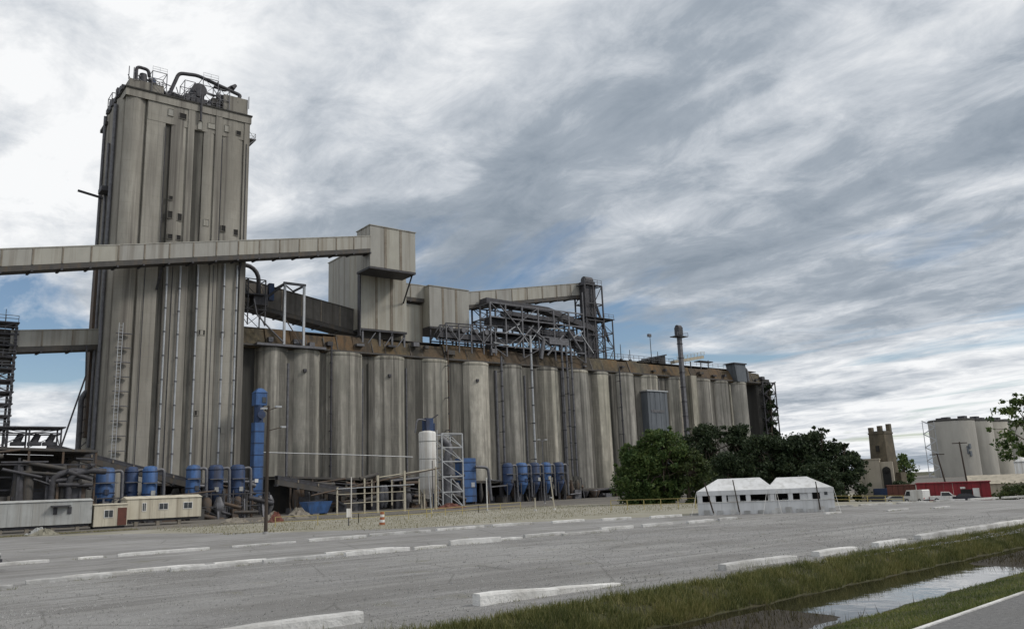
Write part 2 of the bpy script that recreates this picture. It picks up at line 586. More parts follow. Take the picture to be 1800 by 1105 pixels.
def strip_rows(X):
    b = ditch_base(X)
    j = 0.10 * math.sin(X * 1.7) + 0.07 * math.sin(X * 4.3 + 1)
    return [(-3000, 0.0, 0), (5.0, 0.0, 0), (b - 6.7, -0.005, 0), (b - 5.6, -0.20, 0), (b - 4.3 + j, -0.42, 0),
            (b - 3.35 + j, -0.67, 1), (b - 2.7, bed(X), 1), (b - 1.2, bed(X), 1), (b - 0.25 + j * 0.6, -0.70, 1),
            (b + 0.12 + j * 0.9, -0.46, 0), (b + 0.5 + j * 0.5, -0.19, 0), (b + 1.0, -0.01, 0), (b + 1.6, 0.0, 0),
            (45, 0, 2), (62, 0, 2), (75, 0, 2), (84, 0, 2), (90, 0, 2), (96, 0, 2), (102, 0, 3), (108, 0, 3), (120, 0, 3), (200, 0, 3), (320, 0, 3), (6000, 0, 0)]


def ground():
    xs = [-4000, -600, -100, -40, -12] + [x * 0.5 for x in range(-10, 180)] + list(range(90, 122, 2)) + [130, 150, 180, 220, 300, 450, 800, 6000]
    v = []
    rows = [strip_rows(x) for x in xs]
    nr = len(rows[0])
    for x, r in zip(xs, rows):
        for (y, z, _) in r:
            v.append((x, y, z + drop(x, y)))
    f = []
    mi = []
    for i in range(len(xs) - 1):
        for k in range(nr - 1):
            f.append((i * nr + k, (i + 1) * nr + k, (i + 1) * nr + k + 1, i * nr + k + 1))
            mi.append(rows[i][k + 1][2] if k >= 12 else (1 if (rows[i][k][2] == 1 and rows[i][k + 1][2] == 1) else 0))
    me = bpy.data.meshes.new('ground')
    me.from_pydata(v, [], f)
    for m in ('bank_soil', 'mud', 'verge_grass', 'yard_dirt'):
        me.materials.append(MT[m])
    me.polygons.foreach_set('material_index', mi)
    me.polygons.foreach_set('use_smooth', [True] * len(f))
    o = bpy.data.objects.new('ground', me)
    COL.objects.link(o)
    tag(o, kind='structure')


ground()


def sheet(name, m, pts, kind='structure'):
    me = bpy.data.meshes.new(name)
    me.from_pydata(pts, [], [tuple(range(len(pts)))])
    me.materials.append(MT[m])
    o = bpy.data.objects.new(name, me)
    COL.objects.link(o)
    return tag(o, kind=kind)


# water: one level sheet lying in the ditch
sheet('water', 'water', [(-200, 8, -0.64), (300, 8, -0.64), (300, 20.5, -0.64), (-200, 14.5, -0.64)])


def lot():
    near = []
    far = []
    xs = [-60, -20, -5] + [x for x in range(0, 88, 2)] + [88]
    for x in xs:
        near.append((x, ditch_base(x) + 1.2 + 0.12 * math.sin(x * 1.3) + 0.1 * math.sin(x * 3.1)))
    edge = [(-60, 100), (12, 97), (21, 86), (28, 68), (36, 61), (44, 57.5), (50, 54.5), (57, 49.0), (70, 44.8), (80, 41.5), (90, 38.5), (110, 35)]

    def fe(x):
        for (a, b), (c, d) in zip(edge, edge[1:]):
            if a <= x <= c:
                return b + (d - b) * (x - a) / (c - a)
    v = []
    f = []
    for (x, y) in near:
        yf = fe(x)
        for k in range(5):
            v.append((x, y + (yf - y) * k / 4, 0.005))
    for i in range(len(near) - 1):
        for k in range(4):
            f.append((i * 5 + k, (i + 1) * 5 + k, (i + 1) * 5 + k + 1, i * 5 + k + 1))
    me = bpy.data.meshes.new('parking_lot')
    me.from_pydata(v, [], f)
    me.materials.append(MT['lot_gravel'])
    o = bpy.data.objects.new('parking_lot', me)
    COL.objects.link(o)
    tag(o, kind='structure')


lot()
# side road past the end of the lot, on the lower ground
sheet('side_road', 'lot_gravel', [(106, 20, -1.79), (240, -40, -1.79), (240, 30, -1.79), (107, 72, -1.79)])
sheet('road', 'road_asphalt', [(-200, -6, 0.004), (400, -6, 0.004), (400, 33.0, 0.004), (60, 11.4, 0.004), (22.6, 9.1, 0.004), (16.5, 8.6, 0.004), (-10, 6.6, 0.004), (-200, 0.0, 0.004)])
# pale kerb along the road edge
kb = MB()
ke = [(-10, 6.6), (16.5, 8.6), (22.6, 9.1), (60, 11.4), (120, 15.4)]
for (a, b), (c, d) in zip(ke, ke[1:]):
    kb.hexa([(a, b, 0), (c, d, 0), (c, d + 0.09, 0), (a, b + 0.09, 0)], [(a, b, 0.03), (c, d, 0.03), (c, d + 0.09, 0.03), (a, b + 0.09, 0.03)])
tag(kb.build('kerb', 'kerb_concrete'), kind='structure')


# ------------------------------------------------------------------ wheel stops: every bar a thing
ORD = ['first', 'second', 'third', 'fourth', 'fifth', 'sixth', 'seventh', 'eighth', 'ninth', 'tenth', 'eleventh', 'twelfth',
       'thirteenth', 'fourteenth', 'fifteenth', 'sixteenth', 'seventeenth', 'eighteenth', 'nineteenth', 'twentieth',
       'twenty-first', 'twenty-second']


def wheel_stop(x0, x1, y, h, w, label, group, skew=0.0, sink=0.0):
    n = max(2, int((x1 - x0) / 0.6))
    b = MB()
    h *= 0.9 if y < 30 else 0.6
    w *= 0.72 if y < 30 else 0.5
    if y > 30:
        c_ = random.Random(int(x0 * 13)).uniform(0.0, 0.35)
        x0, x1 = x0 + c_, x1 - 0.35 + c_ * 0.5
    sink *= 0.85
    r = random.Random(int(x0 * 31 + y * 7))
    vs = []
    for i in range(n + 1):
        t = i / n
        x = x0 + (x1 - x0) * t
        yy = y + skew * (t - 0.5)
        hh = (h - sink * t) * (1 + r.uniform(-0.06, 0.06)) * (0.9 if i in (0, n) else 1)
        dy = r.uniform(-0.015, 0.015)
        for (o, z) in ((-w / 2, -0.03), (-w / 2 * 0.97, hh * 0.8), (-w / 2 * 0.84, hh), (w / 2 * 0.84, hh), (w / 2 * 0.97, hh * 0.8), (w / 2, -0.03)):
            vs.append((x, yy + o + dy, max(z, -0.03)))
    f = [(i * 6 + k, (i + 1) * 6 + k, (i + 1) * 6 + k + 1, i * 6 + k + 1) for i in range(n) for k in range(5)]
    f += [tuple(range(5, -1, -1)), tuple(n * 6 + k for k in range(6))]
    b.add(vs, f)
    o = b.build('wheel_stop', 'kerb_concrete')
    return tag(o, label, 'wheel stop', group)


near = [(4.6, 9.6, 0.0, 0.30, 0), (12.9, 18.2, 0.05, 0.36, 0.30), (22.9, 27.2, 0.0, 0.26, 0.05), (28.7, 31.6, 0.2, 0.24, 0.04), (33.3, 35.8, 0.35, 0.24, 0.02),
        (37.6, 42.0, 0.75, 0.26, 0), (42.1, 46.4, 0.95, 0.26, 0), (46.5, 50.8, 1.15, 0.26, 0), (50.9, 56, 1.4, 0.26, 0)]
for i, (a, b, dy, h, s) in enumerate(near):
    lab = f'{ORD[i]} concrete wheel stop from the left in the near row beside the ditch grass'
    if i == 1:
        lab = 'long concrete wheel stop sinking into gravel, largest one nearest the ditch'
    wheel_stop(a, b, 18.55 + dy, h, 0.5, lab, 'near row of wheel stops', 0.15, s)
mid = [(-1.0, 4.9, 36.6, .3), (5.2, 8.6, 38.0, .3), (6.4, 9.4, 38.7, .28), (8.9, 12.6, 39.4, .26), (12.8, 15.6, 39.3, .26), (10.4, 14.2, 38.1, .3), (14.5, 18.4, 38.2, .3),
       (18.5, 22.6, 38.1, .36), (18.2, 22.4, 39.4, .3), (22.8, 25.1, 38.3, .26), (25.3, 29.0, 38.9, .5), (29.4, 31.2, 39.6, .22), (31.4, 35.0, 40.2, .3),
       (33.6, 38.0, 39.2, .26), (38.3, 41.4, 40.5, .34), (42.0, 45.2, 40.3, .34), (46.0, 49.4, 40.1, .34), (50.2, 53.0, 40.6, .3), (59.5, 62.2, 37.6, .22), (64.0, 67.6, 35.0, .2), (68.5, 72, 33.5, .2)]
for i, (a, b, y, h) in enumerate(mid):
    wheel_stop(a, b, y, h, 0.48, f'{ORD[i]} concrete wheel stop from the left in the middle row of the lot', 'middle row of wheel stops', random.uniform(-0.3, 0.3))
far = [(5.2, 8.4, 51.4, .28), (9.2, 11.0, 51.9, .22), (11.2, 16.8, 51.7, .3), (18.0, 22.6, 52.3, .2), (23.0, 27.6, 52.2, .34), (28.0, 33.6, 53.6, .3), (34.0, 38.8, 54.0, .3),
       (39.0, 43.4, 53.8, .34), (44.0, 47.6, 52.4, .34), (48.2, 51.6, 50.8, .34), (52.2, 56.0, 49.0, .34)]
for i, (a, b, y, h) in enumerate(far):
    wheel_stop(a, b, y, h, 0.5, f'{ORD[i]} concrete wheel stop from the left in the far row by the verge', 'far row of wheel stops', -0.4 if a > 40 else 0.1)
for i in range(9):
    a = 57.2 + i * 4.4
    wheel_stop(a, a + 4.0, 48.6 - i * 1.42, 0.28, 0.55, f'{ORD[i]} kerb block from the tents along the curved lot edge', 'kerb blocks on the curved lot edge', -1.25)

# ------------------------------------------------------------------ main concrete tower


def arc(x0, x1, y, bulge, n=8):
    return [(x0 + (x1 - x0) * k / n, y - bulge * math.sin(math.pi * k / n)) for k in range(n + 1)]


TW = thing('elevator_tower', 'tall fluted grey concrete elevator tower with pipes and machinery on its roof', 'tower', (40.4, 153, 0))
Y0 = 145.0
front = []
front += arc(29.4, 32.8, Y0 + 0.7, 0.7)
front += [(32.9, Y0 + 0.9)]
front += [(33.0, Y0 + 0.15), (36.1, Y0 + 0.15)]
front += [(36.2, Y0 + 1.3), (37.1, Y0 + 1.3)]
front += arc(37.2, 39.9, Y0 + 0.3, 0.25)
front += [(40.0, Y0 - 0.05), (41.1, Y0 - 0.05)]
front += [(41.15, Y0 + 1.7), (42.8, Y0 + 1.7)]
front += arc(42.9, 44.9, Y0 + 0.3, 0.25)
front += [(44.95, Y0 - 0.05), (46.1, Y0 - 0.05)]
front += [(46.15, Y0 + 0.45)] + arc(46.4, 50.2, Y0 + 0.3, 0.25) + [(50.25, Y0 + 0.5)]
front += [(50.3, Y0), (51.3, Y0), (51.4, Y0 + 0.2)]
back = [(51.4, 161.0), (29.4, 161.0)]
side = []
yy = 161.0
for w in (2.6, 3.6, 3.6, 3.6):
    side += [(29.4 - 0.75 * math.sin(math.pi * k / 8), yy - w * k / 8) for k in range(0, 9)] + [(29.75, yy - w - 0.12)]
    yy -= w + 0.24
wall = MB().prism(front + back + side, 0, 73.2).build('wall', 'tower_concrete', TW)
# solid band under the roof edge and a coping
cap = MB().prism([(29.2, Y0 - 0.12), (51.55, Y0 - 0.12), (51.55, 161.1), (29.2, 161.1)], 70.6 + 2.2, 74.2).build('parapet', 'tower_concrete', TW)
# upper wall is plain where the flutes stop
MB().box(33.05, 50.2, Y0 + 0.10, Y0 + 2, 69.2, 72.82).build('upper_wall_band', 'tower_concrete', TW)
MB().box(29.0, 51.7, Y0 - 0.3, 161.3, 74.2, 74.45).build('coping', 'recess_concrete', TW)
MB().box(41.2, 42.75, Y0 + 0.4, Y0 + 1.69, 0, 69.15).build('recess_wall', 'shaded_stained_concrete', TW)  # recess shade carried by the darker concrete colour
MB().box(36.25, 37.05, Y0 + 0.6, Y0 + 1.29, 0, 69.15).build('recess_wall', 'shaded_stained_concrete', TW)


def window(t, x, y, z, w, h, pale_pane=False):
    f = MB()
    w, h = w * 0.85, h * 0.85
    d = 0.05
    f.box(x - w / 2 - d, x - w / 2, y - 0.1, y + 0.2, z - h / 2 - d, z + h / 2 + d)
    f.box(x + w / 2, x + w / 2 + d, y - 0.1, y + 0.2, z - h / 2 - d, z + h / 2 + d)
    f.box(x - w / 2, x + w / 2, y - 0.1, y + 0.2, z + h / 2, z + h / 2 + d)
    f.box(x - w / 2 - d * 1.5, x + w / 2 + d * 1.5, y - 0.14, y + 0.2, z - h / 2 - d * 1.2, z - h / 2)
    o = f.build('window', 'tower_concrete', t)
    MB().box(x - w / 2, x + w / 2, y - 0.03, y + 0.2, z - h / 2, z + h / 2).build('pane', 'siding' if pale_pane else 'void', o)


for x, z, w, h, l in [(36.9, 71.4, 1.0, 1.5, 1), (39.0, 71.2, 1.4, 1.2, 0), (42.1, 70.2, 0.9, 1.9, 1), (44.2, 70.6, 1.5, 1.2, 1), (47.0, 70.8, 0.9, 1.5, 1), (49.2, 70.4, 1.0, 1.0, 0),
                      (37.6, 52.2, 0.9, 1.5, 0), (39.2, 52.0, 0.9, 1.5, 0), (37.6, 55.3, 0.7, 0.8, 0), (37.8, 48.2, 0.9, 1.0, 0), (39.2, 48.2, 0.9, 1.0, 0), (43.9, 51.8, 1.0, 1.4, 1), (47.0, 51.2, 0.9, 1.3, 0), (49.3, 50.8, 0.9, 1.3, 0),
                      (43.9, 31.6, 1.2, 1.0, 0), (47.6, 31.6, 0.8, 1.1, 1), (43.6, 17.5, 0.8, 0.9, 0), (48.0, 14.6, 0.9, 1.2, 0)]:
    yf = Y0 + 0.06 if z > 68.6 else Y0 + 0.1
    window(TW, x, yf, z, w, h, l)
# light down pipes
for x, y, zt in [(37.55, Y0 - 0.25, 43.5), (39.75, Y0 - 0.3, 43), (42.75, Y0 - 0.25, 44), (47.4, Y0 - 0.3, 44.5), (49.7, Y0 - 0.3, 44.5)]:
    p = MB().cyl((x, y, 6.5), (x, y, zt), 0.17, n=10).build('down_pipe', 'galvanised', TW)
    for k in range(1, 9):
        z = 6.5 + (zt - 6.5) * k / 9
        MB().cyl((x, y, z - 0.12), (x, y, z + 0.12), 0.24, n=10).build('pipe_collar', 'grey_steel', p)
for x in (34.0, 45.5, 38.5):
    MB().cyl((x, Y0 - 0.02, 6), (x, Y0 - 0.02, 44), 0.07, n=6).build('conduit', 'dark_steel', TW)
for x in (46.2, 50.75, 36.15):
    MB().cyl((x, Y0 - 0.05, 46), (x, Y0 - 0.05, 68.5), 0.08, n=6).build('conduit', 'dark_steel', TW)
# caged ladder up the near corner
lad = MB()
for s in (-0.3, 0.3):
    lad.bar((30.6 + s, Y0 - 0.75, 9), (30.6 + s, Y0 - 0.75, 32), 0.09)
for k in range(40):
    lad.bar((30.3, Y0 - 0.75, 9.3 + k * 0.57), (30.9, Y0 - 0.75, 9.3 + k * 0.57), 0.05)
lad = lad.build('ladder', 'galvanised', TW)
for k in range(9):
    z = 11 + k * 2.4
    MB().box(30.0, 32.4, Y0 - 0.78, Y0 - 0.2, z, z + 0.1).build('ladder_landing', 'grey_steel', TW)
# left side: ducts, brackets, jib
for y, z0, z1, r in [(148.2, 10, 72, 0.3), (152.0, 12, 66, 0.25), (156.6, 40, 73, 0.28)]:
    MB().cyl((28.35, y, z0), (28.35, y, z1), r, n=10).build('side_pipe', 'grey_steel', TW)
MB().box(27.2, 29.4, 149.4, 152.2, 56.2, 57.0).build('side_platform', 'dark_steel', TW)
MB().bar((24.6, 156, 57.6), (29.0, 156, 56.9), 0.35).build('jib_arm', 'dark_steel', TW)
MB().box(28.2, 28.7, 155, 157.5, 14, 46).build('side_casing', 'rusty_steel', TW)
# balcony on the right flank
bal = MB().box(51.4, 54.6, 150.5, 155, 72.3, 72.5).build('balcony', 'grey_steel', TW)
for y in (150.7, 152.8, 154.8):
    barp(bal, 'bracket', (51.4, y, 69.6), (54.4, y, 72.3), 0.16, 'grey_steel')
railing(bal, (54.5, 150.6, 72.5), (54.5, 154.9, 72.5), 1.1, 'galvanised')
railing(bal, (51.5, 150.6, 72.5), (54.5, 150.6, 72.5), 1.1, 'galvanised')
barp(bal, 'stay', (51.5, 150.7, 76), (54.4, 150.7, 72.6), 0.06, 'grey_steel')

# roof plant: penthouses, ducts, frames, fans
R0 = 74.45
boxp(TW, 'penthouse', 'tower_concrete', 29.9, 35.7, 146.0, 151.5, R0, 76.6)
boxp(TW, 'penthouse', 'tower_concrete', 46.4, 51.0, 145.6, 150.5, R0, 77.9)
boxp(TW, 'penthouse', 'dark_siding', 36.6, 41.2, 147.0, 152, R0, 76.2)
boxp(TW, 'fan_housing', 'grey_steel', 41.4, 45.9, 146.6, 150.0, R0, 76.0)
MB().cyl((42.0, 145.9, 77.6), (42.0, 148.6, 77.6), 1.35, n=18).build('fan', 'dark_steel', TW)
MB().cyl((46.2, 146.2, 77.0), (46.2, 148.0, 77.0), 0.9, n=16).build('fan', 'dark_steel', TW)


def bend(pts, r=0.6, n=5):
    """round the corners of a pipe run"""
    P = [Vector(p) for p in pts]
    out = [P[0]]
    for i in range(1, len(P) - 1):
        a, b, c = P[i - 1], P[i], P[i + 1]
        r1 = min(r, (a - b).length * 0.45, (c - b).length * 0.45)
        p = b + (a - b).normalized() * r1
        q = b + (c - b).normalized() * r1
        for k in range(n + 1):
            t = k / n
            out.append(p.lerp(b, t).lerp(b.lerp(q, t), t))
    out.append(P[-1])
    return out


MB().tube(bend([(36.5, 146.5, 74.6), (38.3, 146.5, 80.2), (41.6, 146.5, 80.7), (47.6, 146.5, 79.4), (49.9, 146.5, 78.9), (49.3, 146.5, 77.9)], 0.8), 0.34, 10).build('roof_duct', 'dark_steel', TW)
MB().tube(bend([(31.0, 146.4, 76.4), (31.0, 146.4, 79.3), (33.0, 146.4, 79.2), (33.2, 146.4, 77.9)], 0.7), 0.3, 10).build('roof_duct', 'dark_steel', TW)
MB().tube(bend([(45.0, 147.5, 79.8), (47.2, 147.5, 79.6), (48.4, 147.5, 80.8), (48.9, 147.5, 81.0)], 0.4), 0.28, 8).build('roof_duct', 'dark_steel', TW)
MB().cyl((48.5, 147.5, 80.5), (49.2, 147.5, 81.3), 0.55, 0.3, n=10).build('vent_cowl', 'dark_steel', TW)
MB().tube(bend([(33.2, 147, 77.6), (35.6, 146.4, 75.9), (36.7, 146.4, 75.0)], 0.5), 0.3, 8).build('roof_duct', 'dark_steel', TW)
MB().cyl((32.3, 147.0, 76.6), (32.3, 147.0, 78.4), 0.85, 0.6, n=12).build('cyclone', 'dark_steel', TW)
MB().cyl((34.0, 147.0, 76.6), (34.0, 147.0, 77.9), 0.5, 0.5, n=12).build('motor', 'dark_blue', TW)
for x0, x1, y0, y1, z1, sd in [(33.6, 36.1, 145.8, 148.5, 79.0, 3), (39.3, 41.2, 146.0, 149, 78.9, 4), (42.6, 45.4, 146.0, 149, 80.4, 5), (45.6, 47.4, 145.4, 147.6, 78.6, 6)]:
    lattice(TW, [x0, x1], [y0, y1], [R0, (R0 + z1) / 2, z1], 0.13, 'grey_steel', 0.8, seed=sd)
railing(TW, (42.6, 146.0, 80.4), (45.4, 146.0, 80.4), 1.0, 'galvanised', 1.0, 0.05)
railing(TW, (33.6, 145.8, 79.0), (36.1, 145.8, 79.0), 0.9, 'galvanised', 1.0, 0.05)
railing(TW, (36.2, 145.2, R0), (46.2, 145.2, R0), 1.1, 'grey_steel', 1.2, 0.05)
rr_ = random.Random(123)
for k in range(16):
    xx = rr_.uniform(33.5, 47.5)
    zt = R0 + rr_.uniform(0.8, 4.2)
    MB().tube(bend([(xx, 146.2 + rr_.random(), R0), (xx, 146.2 + rr_.random(), zt), (xx + rr_.uniform(-2.5, 2.5), 146.6, zt + rr_.uniform(-0.6, 0.5))], 0.4), rr_.uniform(0.07, 0.2), 7).build('roof_pipe', rr_.choice(('dark_steel', 'grey_steel')), TW)
for k in range(7):
    xx = rr_.uniform(36.5, 45.5)
    MB().box(xx, xx + rr_.uniform(0.6, 1.5), 146, 147.2, R0, R0 + rr_.uniform(0.8, 2.4)).build('roof_unit', rr_.choice(('dark_steel', 'grey_steel', 'dark_siding')), TW)
for x in (42.0, 29.6, 51.1, 30.4):
    MB().cyl((x, 145.4, 70 if x == 42 else 76), (x, 145.4, 78.5), 0.08, n=6).build('mast', 'grey_steel', TW)
MB().cyl((42.05, Y0 - 0.35, 70.9), (42.05, Y0 - 0.35, 76), 0.22, n=8).build('roof_drain', 'dark_steel', TW)
lattice(TW, [29.2, 30.9], [156.4, 159.6], [74.45, 76.2, 78.0], 0.14, 'grey_steel', 0.7, seed=8)
boxp(TW, 'side_ledge', 'recess_concrete', 28.3, 29.4, 155.8, 160.5, 71.2, 71.8)
for k in range(10):
    rr_ = random.Random(90 + k)
    xx = 31 + k * 2.0
    barp(TW, 'roof_strut', (xx, 145.5 + rr_.random() * 2, R0), (xx + rr_.uniform(-1.4, 1.4), 146 + rr_.random() * 2, R0 + rr_.uniform(1.6, 4.6)), 0.12, 'dark_steel')
    barp(TW, 'roof_strut', (xx, 145.6, R0 + 1 + rr_.random() * 2), (xx + rr_.uniform(0.8, 2.2), 146.4, R0 + 1 + rr_.random() * 2.5), 0.14, 'grey_steel')
for k in range(7):
    x = 29.3 + 0.1 * (k % 2)
    MB().box(x - 0.5, x, 146.5 + k * 1.9, 147.6 + k * 1.9, 74.45, 75.3 + 0.5 * (k % 3)).build('roof_vent', 'dark_steel', TW)

# ------------------------------------------------------------------ long silo row
RAD_S = 5.15
CY = 150.0 + RAD_S


def tangent_center(px_angle):
    pass


# right silhouette edges measured along the front plane, converted to evenly standing cylinders
centers = [61.9]
edges = [61.9, 68.5, 77.6, 88.2, 98.9, 109.4, 119.8, 130.4, 140.3, 147.9, 156.3]
STREAKM = 'silo_concrete'
SIL = []
xs_c = []
rads = [3.4, 3.5, 5.2, 5.5, 5.3, 4.5, 4.5, 4.8, 4.6, 4.0, 4.2, 4.4, 4.9, 5.2, 4.4, 4.1, 4.1]
for k, e in enumerate(edges):
    # sight line through (e,150) touches the cylinder whose front lies on y=150
    th = math.atan2(150.0, e)
    xs_c.append(((150.0 + rads[k]) * math.cos(th) - rads[k]) / math.sin(th))
xs_c += [xs_c[-1] + k for k in (9.6, 20.0, 31.0, 40.0, 48.4)]
ZS = 31.0
for i, x in enumerate(xs_c):
    r = rads[i]
    CY = 150.0 + r + (0.35 * math.sin(i * 2.3) if i > 1 else 0)
    if i == 0:
        lab = 'slim grey concrete silo standing right against the tall tower'
    elif i == len(xs_c) - 1:
        lab = 'last concrete silo at the far right end of the long row'
    else:
        lab = f'{ORD[i]} concrete silo from the tall tower in the long row'
    t = thing('concrete_silo', lab, 'silo', (x, CY, 0), 'concrete silos in the long row')
    MB().lathe(x, CY, [(r, -2.0), (r, ZS - 0.5), (r - 0.06, ZS - 0.45), (r - 0.06, ZS)], 40).build('wall', 'silo_concrete', t)
    MB().lathe(x, CY, [(r + 0.01, ZS - 0.75), (r + 0.05, ZS - 0.7), (r + 0.05, ZS - 0.1), (r - 0.2, ZS + 0.02)], 40).build('rim', 'silo_concrete', t)
    if i in (1, 3, 5):
        MB().box(x - 1.2, x - 0.6, CY - r - 0.25, CY - r + 0.6, ZS - 4.6, ZS - 4.0).build('vent', 'dark_steel', t)
# infill walls between neighbouring silos, gap shade put into their darker concrete
for i in range(len(xs_c) - 1):
    xm = (xs_c[i] + xs_c[i + 1]) / 2
    w = (xs_c[i + 1] - xs_c[i]) / 2 - 0.4
    o = MB().box(xm - w, xm + w, 151.2 + 0.3 * (i % 3), 157, -2, ZS - 0.3).build('infill_wall', 'shaded_stained_concrete')
    tag(o, f'shade-darkened concrete infill wall in the gap after the {ORD[i]} silo of the long row', 'wall', 'infill walls between silos')
    rq = random.Random(i + 300)
    for k in range(rq.randint(1, 3)):
        x = xm + rq.uniform(-0.7, 0.7) * w
        MB().cyl((x, 151.1 + 0.3 * (i % 3), -1), (x, 151.1 + 0.3 * (i % 3), ZS - rq.uniform(0.4, 3)), rq.uniform(0.12, 0.45), n=10).build('rib', rq.choice(('shaded_stained_concrete', 'silo_concrete', 'grey_steel')), o)
# pilaster and seam of the first silo
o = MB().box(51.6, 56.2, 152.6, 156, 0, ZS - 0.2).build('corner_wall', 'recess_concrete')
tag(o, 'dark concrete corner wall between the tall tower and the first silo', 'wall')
o = boxp(None, 'roof_slab', 'grey_steel', 55.5, 69.5, 149.4, 151.2, ZS + 0.05, ZS + 0.5)
tag(o, 'thin grey roof slab along the top edge of the first silo', 'slab')

# rust coloured head wall above the silos, one panel after another
HW = thing('head_wall', 'long rust-brown stained head wall running along the tops of the silos', 'wall', (130, 153, ZS))
x = 53.0
r = random.Random(5)
while x < 214:
    w = r.uniform(2.6, 6.5)
    dz = r.uniform(-0.45, 0.3)
    x1 = min(214.5, x + w)
    MB().hexa([(x, 151.2 + r.uniform(-.1, .15), ZS - 0.2), (x1 - 0.08, 151.2 + r.uniform(-.1, .15), ZS - 0.2), (x1 - 0.08, 157, ZS - 0.2), (x, 157, ZS - 0.2)],
              [(x, 152.6 + r.uniform(-.15, .2), 34.6 + dz), (x1 - 0.08, 152.6 + r.uniform(-.15, .2), 34.6 + dz), (x1 - 0.08, 157, 34.6 + dz), (x, 157, 34.6 + dz)]).build('wall_panel', 'rust_wall', HW)
    if r.random() < 0.55:
        MB().bar((x - 0.04, 151.25, ZS), (x - 0.04, 152.5, 34.2 + dz), r.uniform(0.12, 0.3)).build('buttress', 'dark_siding', HW)
    if r.random() < 0.5:
        zz_ = r.uniform(31.6, 33.6)
        MB().box(x + 0.3, x + r.uniform(0.8, 2.2), 150.9, 152.0, zz_, zz_ + r.uniform(0.3, 1.0)).build('wall_box', r.choice(('dark_steel', 'grey_steel', 'dark_siding')), HW)
    x = x1
MB().box(53, 214.5, 153.4, 157.2, 34.95, 35.1).build('coping', 'dark_siding', HW)
MB().box(53, 214.5, 150.9, 151.6, ZS + 0.1, ZS + 0.45).build('ledge', 'dark_siding', HW)
railing(HW, (150, 152.6, 35.1), (176, 152.6, 35.1), 1.3, 'grey_steel', 2.0, 0.09)
railing(HW, (176, 152.6, 35.1), (205, 152.6, 35.1), 1.1, 'grey_steel', 2.4, 0.07)

# pipes running down the silo fronts
PIPE_LAB = {112.6: 'dark grey downpipe on the silo row left of the blue filters', 121.5: 'pale galvanised pole-like pipe rising above the silo row',
            131.2: 'leftmost of three parallel grey downpipes on the silo row', 132.7: 'middle one of three parallel grey downpipes on the silo row',
            134.2: 'rightmost of three parallel grey downpipes on the silo row', 150.6: 'thin dark downpipe on a silo left of the large bush',
            98.0: 'thin rust downpipe in the gap above the lattice frame', 71.0: 'dark downpipe in the gap after the second silo'}
for x, zt, rr, m in [(112.6, 32.5, 0.26, 'grey_steel'), (121.5, 38, 0.26, 'galvanised'), (131.2, 36.5, 0.26, 'grey_steel'), (132.7, 36.5, 0.26, 'grey_steel'), (134.2, 36.2, 0.24, 'grey_steel'), (150.6, 32, 0.2, 'dark_steel'), (98.0, 33, 0.16, 'rusty_steel'), (71.0, 32, 0.2, 'dark_steel')]:
    y = 149.0 if x != 71.0 else 150.2
    z0 = 5.0 if x != 131.2 else 3.5
    t = thing('down_pipe', PIPE_LAB[x], 'pipe', (x, y, z0), 'downpipes on the silo row')
    MB().cyl((x, y, z0), (x, y, zt), rr, n=10).build('pipe', m, t)
    for k in range(1, 8):
        z = z0 + (zt - z0) * k / 8
        MB().cyl((x, y, z - 0.12), (x, y, z + 0.12), rr + 0.09, n=10).build('collar', 'dark_steel', t)
        if k % 2:
            MB().bar((x, y, z), (x, y + 1.6, z), 0.12).build('bracket', 'dark_steel', t)

# blue corrugated lean-to tower on the row
t = thing('clad_annex', 'blue-grey corrugated metal annex clinging to the silo row above the bush', 'annex', (164.5, 149, 0))
for k in range(8):
    x0 = 160.6 + k * 0.95
    MB().box(x0, x0 + 0.91, 149.2 - (0.06 if k % 2 else 0), 151.5, 0, 26.4).build('cladding_panel', 'pale_blue_siding', t)
MB().box(160.3, 168.5, 148.9, 151.5, 26.45, 26.75).build('roof', 'galvanised', t)
MB().box(161.6, 166.6, 149.05, 149.3, 20.9, 21.6).build('window_band', 'grey_steel', t)

# dark elevator leg standing in front of the row, with a head on top
t = thing('bucket_elevator', 'slim dark grey elevator leg with platform head rising above the silo roof', 'elevator', (174.9, 149, 0))
MB().box(174.4, 175.4, 148.5, 149.5, 0, 42.5).build('casing', 'grey_steel', t)
MB().box(174.0, 175.7, 148.2, 149.8, 42.5, 44.7).build('head', 'dark_steel', t)
MB().cyl((174.1, 149, 44.7), (175.6, 149, 44.7), 0.7, n=14).build('pulley_hood', 'dark_steel', t)
MB().box(172.6, 177.0, 147.6, 150.4, 42.0, 42.2).build('platform', 'dark_steel', t)
railing(t, (172.6, 147.6, 42.2), (177.0, 147.6, 42.2), 0.9, 'grey_steel', 1.5, 0.08)
for z in range(4, 42, 4):
    MB().box(174.3, 175.5, 148.4, 149.6, z, z + 0.2).build('flange', 'dark_steel', t)
MB().bar((175.4, 149, 41.6), (179, 152, 35), 0.4).build('spout', 'grey_steel', t)
o = MB().box(177.6, 180.2, 148.4, 151, -2, 31.4).build('pale_pilaster', 'silo_concrete')
tag(o, 'pale concrete pilaster just right of the slim dark elevator leg', 'pilaster')

# ------------------------------------------------------------------ galleries and transfer houses


